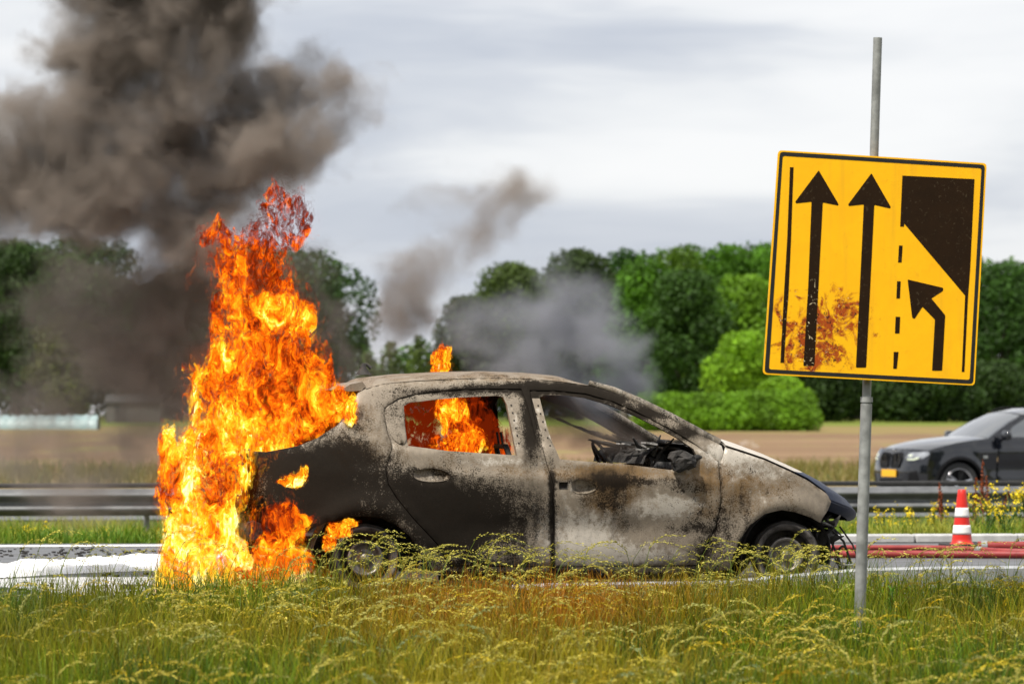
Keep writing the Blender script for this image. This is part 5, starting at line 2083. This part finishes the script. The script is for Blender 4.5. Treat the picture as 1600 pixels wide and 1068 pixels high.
# tall green weed by the sign pole
wr = np.random.default_rng(9)
wx = P(1386, 950, 18.9)
weed = empty('green_weed', (wx[0], 18.9, float(terrain(wx[0], 18.9))), 0, 'upright leafy green weed just right of the sign pole', 'weed')
mb = MB().tube([[0, 0, 0], [.012, 0, .18], [.028, 0, .34]], [.007, .006, .003], 6)
mb.build('stem', M['stem'], weed)
mb = MB()
for k in range(60):
    t = wr.uniform(.1, 1)
    b_ = np.array([[.028 * t, 0, .34 * t]])
    V, Fc, C = blades(b_, np.array([.055]), np.array([.014]), np.array([wr.uniform(.5, 1.0)]), np.array([[.08, .19, .014]]), np.array([[.12, .27, .02]]))
    mb.add(V, Fc, False, C)
mb.build('leaves', M['grass'], weed)

# ================================================================== FOAM AND DEBRIS ON THE ROAD
M['foam'] = pmat('extinguisher_foam', (.82, .82, .83), (.90, .90, .91), 12, .7, bumps=.7, bscale=60, dist=.01)
M['wetfoam'] = pmat('thin_foam_film', (.46, .45, .45), (.70, .69, .69), 9, .35, bumps=.3)


def foam(name, label, px, hmax, seed, mat, thr=.0, step=.028, hole=0.0):
    q = np.array([G(X, Y, 0)[:2] for X, Y in px])
    vv, tt, bd = fill(q, step)
    n_ = fbm(vv * 3.2, 4, seed)
    n2 = fbm(vv * 14, 3, seed + 9)
    n3 = fbm(vv * 45, 2, seed + 19)
    h = hmax * (np.clip((n_ - .34 - hole) * 2.6, -0.5, 1) * .8 + .5 * (n2 - .5) + .25 * (n3 - .5) + (.10 if not hole else 0))
    edge = np.min(np.linalg.norm(vv[:, None] - vv[bd][None], axis=2), axis=1)
    h = h * np.clip(edge / .12, 0, 1) - .004 * (edge < .02)
    v3 = np.column_stack([vv, .006 + h])
    o = MB().add(v3, [tt], True).build(name, M[mat], None)
    tag(o, label, 'foam', kind='stuff')


foam('foam', 'thick white foam band lying on the road left of the fire', [(-160, 890), (-60, 888), (0, 884), (60, 879), (130, 876), (200, 873), (300, 872), (470, 871), (470, 889), (290, 890), (180, 893), (90, 897), (0, 903), (-80, 906), (-160, 905)], .05, 5, 'foam')
foam('foam', 'thin melting foam and wet film near the grass, left', [(-160, 906), (0, 905), (120, 903), (300, 901), (420, 902), (430, 934), (330, 932), (200, 934), (100, 928), (0, 916), (-160, 910)], .014, 7, 'wetfoam', hole=.06)


def soot_shade():  # dark sheet: soot plus the car's shade painted onto the asphalt
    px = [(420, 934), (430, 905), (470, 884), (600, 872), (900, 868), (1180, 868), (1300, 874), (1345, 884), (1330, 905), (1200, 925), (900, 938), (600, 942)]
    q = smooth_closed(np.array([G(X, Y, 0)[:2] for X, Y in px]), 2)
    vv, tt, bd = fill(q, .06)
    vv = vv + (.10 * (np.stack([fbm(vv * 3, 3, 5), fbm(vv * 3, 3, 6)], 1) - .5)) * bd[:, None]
    o = MB().add(np.column_stack([vv, np.full(len(vv), .008)]), [tt], True).build('soot_shade_patch', M['char'], None)
    tag(o, 'soot and painted-in shade on the asphalt under the burning car', 'soot and shade', kind='stuff')


soot_shade()


def lump(X, Y, size, seed, label, mat='char', group=None):
    r = np.random.default_rng(seed)
    p = G(X, Y, 0)
    th, ph = np.linspace(0, 2 * PI, 15), np.linspace(-PI / 2, PI / 2, 9)
    g_ = np.array([[[math.cos(a) * math.cos(b_), math.sin(a) * math.cos(b_) * .8, math.sin(b_) * .7] for a in th] for b_ in ph])
    k = 1 + (fbm(g_.reshape(-1, 3) * 2.1 + seed, 3, seed) - .5).reshape(9, 15, 1) * 1.0
    g_ = g_ * k
    g_[:, -1] = g_[:, 0]
    g_ = g_ * np.array(size)
    g_[..., 2] = np.maximum(g_[..., 2], -size[2] * .4)
    o = MB().grid(g_, False).build('debris', M[mat], None, (p[0], p[1], size[2] * .35))
    tag(o, label, 'debris', group)


lump(199, 923, (.055, .04, .045), 3, 'black charred lump standing on the road left of the fire')
lump(160, 920, (.07, .05, .025), 4, 'low brown lump on the wet road left of the black lump', 'ashy')
lump(178, 928, (.12, .04, .012), 5, 'flat charred strip on the road under the black lump')
lump(226, 919, (.05, .04, .018), 6, 'small ashy lump on the road right of the black lump', 'ashy')
mb = MB()
r = np.random.default_rng(12)
for k in range(420):
    X = r.uniform(-40, 330); Y = r.choice([r.normal(866, 7), r.normal(920, 8), r.uniform(856, 936)])
    if Y < 853: continue
    p = G(X, Y, 0); s = r.uniform(.004, .018)
    mb.box((p[0], p[1], s * .3), (s * 2, s * 1.4, s), np.array(Matrix.Rotation(r.uniform(0, 3), 3, 'Z')))
tag(mb.build('road_grit', M['char'], None), 'scattered black grit and crumbs on the road left of the fire', 'grit', kind='stuff')
# ================================================================== FIRE
def flame_mat(name, hot=0.0, scale=1.0, alpha=1.0):
    m, nt = new_mat(name)
    oc = nt.n('ShaderNodeTexCoord').outputs['Object']
    q = nt.v('MULTIPLY', oc, (scale, scale * .6, scale * .62))
    w1 = nt.v('SCALE', nt.v('SUBTRACT', nt.noise(q, 4.5, 2, .5, out=1), (.5, .5, .5)), None, .34)
    q1 = nt.v('ADD', q, w1)
    w2 = nt.v('SCALE', nt.v('SUBTRACT', nt.noise(q1, 13, 2, .5, out=1), (.5, .5, .5)), None, .11)
    q2 = nt.v('ADD', q1, w2)
    big = nt.noise(q1, 3.2, 3, .55)
    mid = nt.noise(q2, 9, 5, .62)
    # ridged filaments
    rid = nt.m('SUBTRACT', 1.0, nt.m('MULTIPLY', nt.m('ABSOLUTE', nt.m('SUBTRACT', nt.noise(q2, 15, 3, .55), .5)), 5.0), clamp=True)
    z = nt.n('ShaderNodeSeparateXYZ'); nt.put(z.inputs[0], oc)
    at = nt.n('ShaderNodeAttribute', attribute_name='Col')
    sp = nt.n('ShaderNodeSeparateColor'); nt.put(sp.inputs[0], at.outputs['Color'])
    core, heat = sp.outputs[0], sp.outputs[1]
    h = nt.m('ADD', nt.m('MULTIPLY', nt.m('SUBTRACT', mid, .5), 1.9), nt.m('MULTIPLY', nt.m('SUBTRACT', big, .5), 1.9))
    h = nt.m('ADD', h, nt.m('MULTIPLY', nt.m('SUBTRACT', rid, .35), .30))
    h = nt.m('ADD', h, nt.m('ADD', nt.m('ADD', nt.m('MULTIPLY', heat, .62), nt.m('MULTIPLY', core, .20)), -.17 + hot))
    col = nt.ramp(h, [(0.0, (.16, .012, .001)), (.18, (.50, .040, .002)), (.36, (.95, .13, .003)), (.52, (1.0, .27, .005)), (.68, (1.0, .48, .012)), (.84, (1.0, .72, .06)), (1.0, (1.0, .92, .42))])
    e = nt.n('ShaderNodeEmission')
    nt.put(e.inputs[0], col)
    nt.put(e.inputs[1], nt.rng(h, .1, 1.0, .75, 1.5))
    lw = nt.n('ShaderNodeLayerWeight'); lw.inputs[0].default_value = .5
    face = nt.m('SUBTRACT', 1.0, lw.outputs['Facing'])
    wisp = nt.m('SUBTRACT', nt.noise(q2, 17, 5, .68), .5)
    a = nt.m('ADD', nt.m('MULTIPLY', face, 1.15), nt.m('MULTIPLY', wisp, 3.0))
    a = nt.m('ADD', a, nt.m('MULTIPLY', nt.m('SUBTRACT', h, .5), .5))
    lo_ = nt.rng(core, 0, 1, .75, .10)
    hi_ = nt.rng(core, 0, 1, 2.0, 1.35)
    mxa = nt.ramp(core, [(0, (.20,) * 3), (.45, (.50,) * 3), (1, (1,) * 3)])
    al = nt.m('MULTIPLY', nt.m('MULTIPLY', nt.rng(a, lo_, hi_, 0, 1, True), mxa), alpha)
    t = nt.n('ShaderNodeBsdfTransparent')
    mx = nt.n('ShaderNodeMixShader')
    nt.put(mx.inputs[0], al)
    nt.t.links.new(t.outputs[0], mx.inputs[1]); nt.t.links.new(e.outputs[0], mx.inputs[2])
    finish(nt, mx.outputs[0])
    m.cycles.emission_sampling = 'NONE'
    return m


M['flame'] = flame_mat('flame', scale=1.5)
M['flame_small'] = flame_mat('small_flame', scale=3.0, hot=.04)
M['flame_red'] = flame_mat('dull_flame', hot=-.40, alpha=1.7)


def puff_field(g, pos, puffs, smooth=True):
    """sum of soft ellipsoids; puffs: rows (cx,cy,cz,rx,ry,rz,weight)"""
    acc = None
    for (cx, cy, cz, rx, ry, rz, w_) in puffs:
        d = g.v('LENGTH', g.v('MULTIPLY', g.v('SUBTRACT', pos, (cx, cy, cz)), (1 / rx, 1 / ry, 1 / rz)))
        v = g.rng(d, 0.0, 1.25, w_, 0.0, True) if smooth else g.m('MULTIPLY', g.m('SUBTRACT', 1.0, d), w_)
        acc = v if acc is None else g.m('ADD' if smooth else 'MAXIMUM', acc, v)
    return acc


def gn_group(name):
    gt = bpy.data.node_groups.new(name, 'GeometryNodeTree')
    gt.interface.new_socket('Geometry', in_out='INPUT', socket_type='NodeSocketGeometry')
    gt.interface.new_socket('Geometry', in_out='OUTPUT', socket_type='NodeSocketGeometry')
    return gt, NT(gt)


def flame(name, label, pxp, d0, res, mat, group=None, warp=(.16, .08, .042), rough=1.15, thr=.32, depth=.9, seed=0.0, heat=None, cat='flame', vstretch=.40, grow=1.3, shell=.10, ns=1.0):
    """flame body from the outline blobs seen in the photo: (X, Y, rx, ry[, depth offset])"""
    s = d0 / F
    rows = []
    for q in pxp:
        X, Y, rx, ry = q[:4]
        dy = q[4] if len(q) > 4 else 0
        p = P(X, Y, d0)
        rows.append([p[0], p[1] + dy, p[2], rx * s * grow, max(rx, 30) * s * depth * grow, ry * s * grow, 1.0])
    rows = np.array(rows)
    base = np.array([rows[:, 0].mean(), d0, (rows[:, 2] - rows[:, 5]).min()])
    rows[:, :3] -= base
    lo = (rows[:, :3] - rows[:, 3:6] * 1.5).min(0); hi = (rows[:, :3] + rows[:, 3:6] * 1.5).max(0)
    hi[2] += .2
    gt, g = gn_group('flame_field')
    pos = g.n('GeometryNodeInputPosition').outputs[0]
    sd = (seed * 3.7, seed * 1.3, seed * 2.9)
    q = g.v('ADD', g.v('MULTIPLY', pos, (1, .8, vstretch)), sd)
    w = pos
    for k, (sc, am) in enumerate(zip((2.6, 6.5, 16.0), warp)):
        nz = g.v('SCALE', g.v('SUBTRACT', g.noise(q, sc, 2, .5, out=1), (.5, .5, .5)), None, am * 2)
        nz = g.v('MULTIPLY', nz, (1, .7, 1.5))
        w = g.v('ADD', w, nz)
        q = g.v('ADD', q, nz)
    f = puff_field(g, w, rows, smooth=False)
    nz = g.noise(q, 7.0 * ns, 5, .68)
    f = g.m('ADD', f, g.m('MULTIPLY', g.m('SUBTRACT', g.noise(q, 2.7 * ns, 2, .5), .5), .62))
    f = g.m('ADD', f, g.m('MULTIPLY', g.m('SUBTRACT', nz, .5), rough))
    rid = g.m('ABSOLUTE', g.m('SUBTRACT', g.noise(q, 13.0 * ns, 2, .55), .5))
    f = g.m('SUBTRACT', f, g.m('MULTIPLY', rid, .80))
    ext = hi - lo
    n = [max(8, int(e / res)) for e in ext]
    vc = g.n('GeometryNodeVolumeCube')
    g.put(vc.inputs['Density'], f)
    vc.inputs['Background'].default_value = -1
    vc.inputs['Min'].default_value = lo; vc.inputs['Max'].default_value = hi
    for i, ax in enumerate('XYZ'):
        vc.inputs['Resolution ' + ax].default_value = n[i]
    vm = g.n('GeometryNodeVolumeToMesh')
    g.put(vm.inputs['Volume'], vc.outputs[0])
    vm.inputs['Adaptivity'].default_value = 0.25
    go = g.n('NodeGroupOutput')
    gt.links.new(vm.outputs[0], go.inputs[0])
    tmp_me = bpy.data.meshes.new('seed'); tmp_me.from_pydata([(0, 0, 0)], [], [])
    tmp = bpy.data.objects.new('seed', tmp_me); COL.objects.link(tmp)
    md = tmp.modifiers.new('f', 'NODES'); md.node_group = gt
    parts = []
    for th_ in (thr, thr - shell, thr - shell * 2.4):      # dense body, then a thin veil outside it
        vm.inputs['Threshold'].default_value = th_
        tmp.update_tag()
        dg = bpy.context.evaluated_depsgraph_get(); dg.update()
        e = tmp.evaluated_get(dg).data
        c_ = np.empty(len(e.vertices) * 3, np.float32); e.vertices.foreach_get('co', c_)
        e.calc_loop_triangles()
        t_ = np.empty(len(e.loop_triangles) * 3, np.int32); e.loop_triangles.foreach_get('vertices', t_)
        parts.append((c_.reshape(-1, 3), t_.reshape(-1, 3)))
    bpy.data.objects.remove(tmp); bpy.data.node_groups.remove(gt); bpy.data.meshes.remove(tmp_me)
    co = np.concatenate([p_[0] for p_ in parts])
    core = np.concatenate([np.full(len(p_[0]), (1.0, .45, 0.0)[k_]) for k_, p_ in enumerate(parts)])
    tris, o_ = [], 0
    for p_ in parts:
        tris.append(p_[1] + o_); o_ += len(p_[0])
    nv = len(co)
    # heat: hotter low down and where the fire is broad
    H = max(.05, hi[2] - .2)
    ht = np.clip(1.02 - co[:, 2] / H * 1.2, -.10, 1.1) if heat is None else np.full(nv, heat)
    c4 = np.stack([core, ht, np.zeros(nv)], 1)
    me = make_mesh(name, co, [np.concatenate(tris)], {'Col': c4}, True)
    o = link(name, me, M[mat], None, base)
    print(name, 'tris', len(me.polygons))
    return tag(o, label, cat, group)


MAIN = [(330, 885, 66, 46), (415, 893, 62, 36), (328, 815, 56, 64), (350, 735, 74, 66), (300, 745, 42, 60), (395, 830, 52, 58), (372, 665, 80, 62), (440, 640, 62, 54), (505, 628, 44, 34),
        (470, 668, 52, 28), (350, 590, 62, 62), (420, 560, 66, 70), (466, 595, 46, 50), (402, 485, 66, 62), (440, 490, 48, 45), (378, 422, 66, 46), (338, 378, 40, 28), (415, 392, 42, 40), (452, 338, 40, 32), (470, 368, 26, 26), (440, 366, 30, 30), (312, 590, 26, 32),
        (440, 305, 16, 22), (285, 700, 20, 40), (266, 775, 15, 32), (284, 862, 18, 24), (270, 696, 12, 24), (300, 640, 16, 30), (330, 520, 18, 40), (478, 500, 14, 30), (346, 455, 16, 30)]
MAIN = [(X, Y, a_, b_, -.75 if (X < 395 and Y > 690) else 0) for X, Y, a_, b_ in MAIN]
flame('flame', 'tall roaring orange and yellow flame at the tail of the burnt car', MAIN, 22.45, .0140, 'flame', depth=.75, seed=1.0, shell=.17)
flame('flame', 'orange flame licking round the rear bumper above the grass', [(440, 815, 46, 40), (425, 860, 40, 44), (455, 880, 34, 30), (405, 900, 50, 24), (470, 812, 22, 20)], 21.35, .010, 'flame', ns=1.4, warp=(.07, .05, .025), depth=.5, seed=3.0, rough=.9, heat=.45, thr=.40, shell=.14)
flame('flame', 'small flame on the rear flank where the fuel flap was', [(462, 746, 22, 13), (474, 738, 10, 14), (446, 752, 16, 8)], 21.45, .006, 'flame_small', ns=2.4, warp=(.025, .025, .015), depth=.5, seed=4.0, heat=.62, rough=.8, thr=.40, shell=.13)
flame('flame', 'thin slanting flame over the rear wheel arch', [(530, 828, 22, 14), (548, 815, 18, 9), (516, 846, 12, 14), (510, 856, 7, 8)], 21.45, .006, 'flame_small', ns=2.4, warp=(.025, .025, .015), depth=.5, seed=5.0, heat=.55, rough=.8, thr=.40, shell=.13)
flame('flame', 'small upright flame on top of the car roof', [(686, 578, 22, 14), (684, 562, 20, 16), (690, 552, 12, 16)], 22.75, .007, 'flame_small', ns=2.4, warp=(.03, .035, .02), depth=.6, seed=6.0, heat=.55, rough=.9, thr=.40, shell=.13)
flame('flame', 'curling yellow flame at the rear edge of the car roof', [(538, 630, 20, 22), (528, 612, 14, 18), (540, 650, 14, 18)], 21.75, .006, 'flame_small', ns=2.4, warp=(.03, .03, .02), depth=.4, seed=7.0, heat=.62, rough=.9, thr=.42, shell=.14)
flame('flame', 'orange flame standing in the rear side window', [(700, 640, 28, 24), (712, 664, 22, 26), (730, 684, 24, 26), (706, 700, 34, 18), (725, 702, 32, 18)], 22.45, .008, 'flame_small', ns=1.5, warp=(.05, .04, .025), depth=.6, seed=8.0, heat=.38, rough=.9, thr=.28)
flame('flame', 'dull red fire filling the cabin behind the rear window', [(660, 690, 60, 40), (700, 700, 80, 36), (640, 650, 50, 50), (690, 640, 70, 46), (740, 690, 50, 46)], 22.95, .02, 'flame_red', warp=(.06, .04, .02), depth=.6, seed=9.0, heat=.25, rough=.5, thr=.15)

# ================================================================== SMOKE
def smoke_mat(name, col, dens, absorb=(0, 0, 0), aniso=0.0):
    m, nt = new_mat(name)
    v = nt.n('ShaderNodeVolumePrincipled')
    v.inputs['Color'].default_value = (*col, 1)
    v.inputs['Density'].default_value = dens
    v.inputs['Density Attribute'].default_value = 'density'
    v.inputs['Anisotropy'].default_value = aniso
    finish(nt, None, vol=v.outputs[0])
    return m


def smoke(name, label, pxp, d0, res, mat, warp=(.5, .24, .12), gain=3.6, thr=.13, depth=1.0, seed=0.0, fs=1.7, pad=1.3, contrast=2.2):
    s = d0 / F
    rows = []
    r = np.random.default_rng(int(seed * 10) + 5)
    for q in pxp:
        X, Y, rx, ry, w_ = q[:5]
        p = P(X, Y, d0)
        dy = q[5] if len(q) > 5 else r.uniform(-.15, .15)
        rows.append([p[0], p[1] + dy, p[2], rx * s, min(.75, max(rx, ry) * s) * depth, ry * s, w_])
    rows = np.array(rows)
    base = np.array([rows[:, 0].mean(), d0, rows[:, 2].mean()])
    rows[:, :3] -= base
    lo = (rows[:, :3] - rows[:, 3:6] * pad).min(0) - .1; hi = (rows[:, :3] + rows[:, 3:6] * pad).max(0) + .1
    gt, g = gn_group('smoke_field')
    pos = g.n('GeometryNodeInputPosition').outputs[0]
    q = g.v('ADD', pos, (seed * 3.1, seed * 1.9, seed * 4.3))
    w = pos
    for sc, am in zip((1.0 * fs, 2.6 * fs, 6.5 * fs), warp):
        nz = g.v('SCALE', g.v('SUBTRACT', g.noise(q, sc, 2, .5, out=1), (.5, .5, .5)), None, am * 2)
        w = g.v('ADD', w, nz)
        q = g.v('ADD', q, nz)
    f = puff_field(g, w, rows, smooth=True)
    n1 = g.noise(q, 1.5 * fs, 6, .60)
    f = g.m('MULTIPLY', f, g.rng(n1, .30, .66, .03, contrast))
    f = g.m('MULTIPLY', g.m('SUBTRACT', f, thr), gain)
    f = g.m('MAXIMUM', f, 0.0)
    # fade to nothing at the walls of the grid
    ext = hi - lo
    n = [max(8, int(e / res)) for e in ext]
    vc = g.n('GeometryNodeVolumeCube')
    g.put(vc.inputs['Density'], f)
    vc.inputs['Background'].default_value = 0
    vc.inputs['Min'].default_value = lo; vc.inputs['Max'].default_value = hi
    for i, ax in enumerate('XYZ'):
        vc.inputs['Resolution ' + ax].default_value = n[i]
    sm = g.n('GeometryNodeSetMaterial')
    g.put(sm.inputs[0], vc.outputs[0])
    sm.inputs['Material'].default_value = mat
    go = g.n('NodeGroupOutput')
    gt.links.new(sm.outputs[0], go.inputs[0])
    me = bpy.data.meshes.new(name)
    me.from_pydata([(0, 0, 0)], [], [])
    me.materials.append(mat)
    o = link(name, me, None, None, base)
    md = o.modifiers.new('smoke', 'NODES'); md.node_group = gt
    print(name, 'voxels', n)
    return tag(o, label, 'smoke', kind='stuff')


M['smoke_brown'] = smoke_mat('brown_smoke', (.36, .31, .272), 2.6)
M['smoke_grey'] = smoke_mat('grey_smoke', (.42, .43, .48), 3.0)
def glow(name, label, pxp, d0, res, k, seed):  # emissive volume that puts firelight into the smoke round the flame
    m, nt = new_mat('flame_glow')
    at = nt.n('ShaderNodeAttribute', attribute_name='density')
    e = nt.n('ShaderNodeEmission')
    e.inputs[0].default_value = (1.0, .17, .012, 1)
    nt.put(e.inputs[1], nt.m('MULTIPLY', at.outputs['Fac'], k))
    finish(nt, None, vol=e.outputs[0])
    smoke(name, label, pxp, d0, res, m, warp=(.16, .10, .05), seed=seed, fs=3.0, depth=.7, thr=.10, gain=1.0, contrast=1.8)


glow('fire_glow', 'soft orange glow of hot gas and flame-lit smoke, put in as emission', [(X, Y, a_ * 1.35, b_ * 1.3, .55, e_) for X, Y, a_, b_, e_ in MAIN if a_ > 30], 22.5, .022, .42, 8.0)
BIG = [(250, -150, 200, 140, .9), (240, 0, 170, 120, .9), (190, 90, 95, 90, 1.0), (160, 190, 85, 90, 1.0), (330, 30, 105, 105, 1.0), (370, -60, 100, 100, .9), (120, 30, 70, 80, .7), (290, 120, 120, 90, .7), (270, 215, 110, 90, .65), (340, 222, 90, 66, .9), (420, 165, 100, 75, .9), (490, 140, 80, 75, .75), (550, 195, 62, 66, .8), (480, 225, 95, 60, .85), (400, 265, 100, 65, 1.0),
       (330, 310, 110, 65, 1.0), (200, 290, 95, 85, .9), (150, 330, 80, 70, .65), (260, 360, 100, 80, .9), (50, 210, 110, 85, .62), (20, 290, 130, 100, .62), (100, 350, 90, 50, .5), (-80, 240, 150, 120, .5), (-220, 190, 160, 110, .4),
       (300, 430, 120, 90, .7, .6), (240, 520, 130, 110, .55, .6), (330, 600, 120, 100, .42, .6), (110, 490, 150, 120, .28, .8), (0, 450, 130, 110, .16, .8), (50, 610, 150, 90, .2, .8), (480, 460, 100, 90, .30, .8), (520, 560, 90, 80, .3, .8), (220, 650, 110, 90, .34, .7), (110, 720, 170, 90, .22, .8), (150, 790, 170, 50, .16, .6), (-60, 700, 150, 90, .2, .8), (280, 740, 60, 90, .35, .5)]
smoke('smoke', 'dark brown smoke column billowing up from the fire', BIG, 23.3, .024, M['smoke_brown'], seed=1.0)
smoke('smoke', 'thin brown smoke puff drifting over the middle of the car roof', [(600, 550, 60, 50, .3), (620, 500, 70, 60, .42), (655, 440, 80, 70, .5), (720, 390, 75, 60, .5), (775, 350, 70, 55, .5), (820, 315, 60, 45, .36), (690, 320, 90, 60, .26), (820, 285, 70, 35, .24), (640, 490, 80, 60, .36), (740, 280, 90, 45, .2)], 23.5, .03, M['smoke_brown'], warp=(.32, .2, .08), seed=2.0, depth=.8)
smoke('smoke', 'grey smoke cloud rising over the windscreen of the burnt car', [(700, 560, 70, 60, .2), (780, 560, 90, 70, .35), (860, 560, 90, 80, .45), (900, 480, 70, 80, .42), (880, 420, 60, 40, .3), (955, 530, 62, 80, .6), (985, 590, 50, 50, .65), (830, 480, 80, 60, .30), (940, 620, 90, 40, .5), (740, 500, 80, 70, .25), (920, 670, 60, 40, .15)], 23.0, .03, M['smoke_grey'], warp=(.22, .14, .06), seed=3.0, depth=.7, thr=.07, contrast=1.7)
smoke('smoke', 'wisp of white steam at the rear corner of the bonnet', [(1168, 692, 16, 9, .5), (1180, 697, 12, 6, .4)], 22.4, .012, smoke_mat('steam', (.95, .95, .96), 4.0), warp=(.03, .02, .01), seed=4.0, fs=6, thr=.08)
smoke('smoke', 'thin brown smoke hanging inside the cabin behind the front window', [(880, 660, 60, 50, .42), (940, 680, 60, 40, .42), (990, 690, 40, 30, .2), (860, 630, 50, 30, .3)], 22.75, .02, smoke_mat('cabin_smoke', (.22, .18, .155), 5.0), warp=(.08, .05, .03), seed=5.0, depth=.8, thr=.05, contrast=1.6)
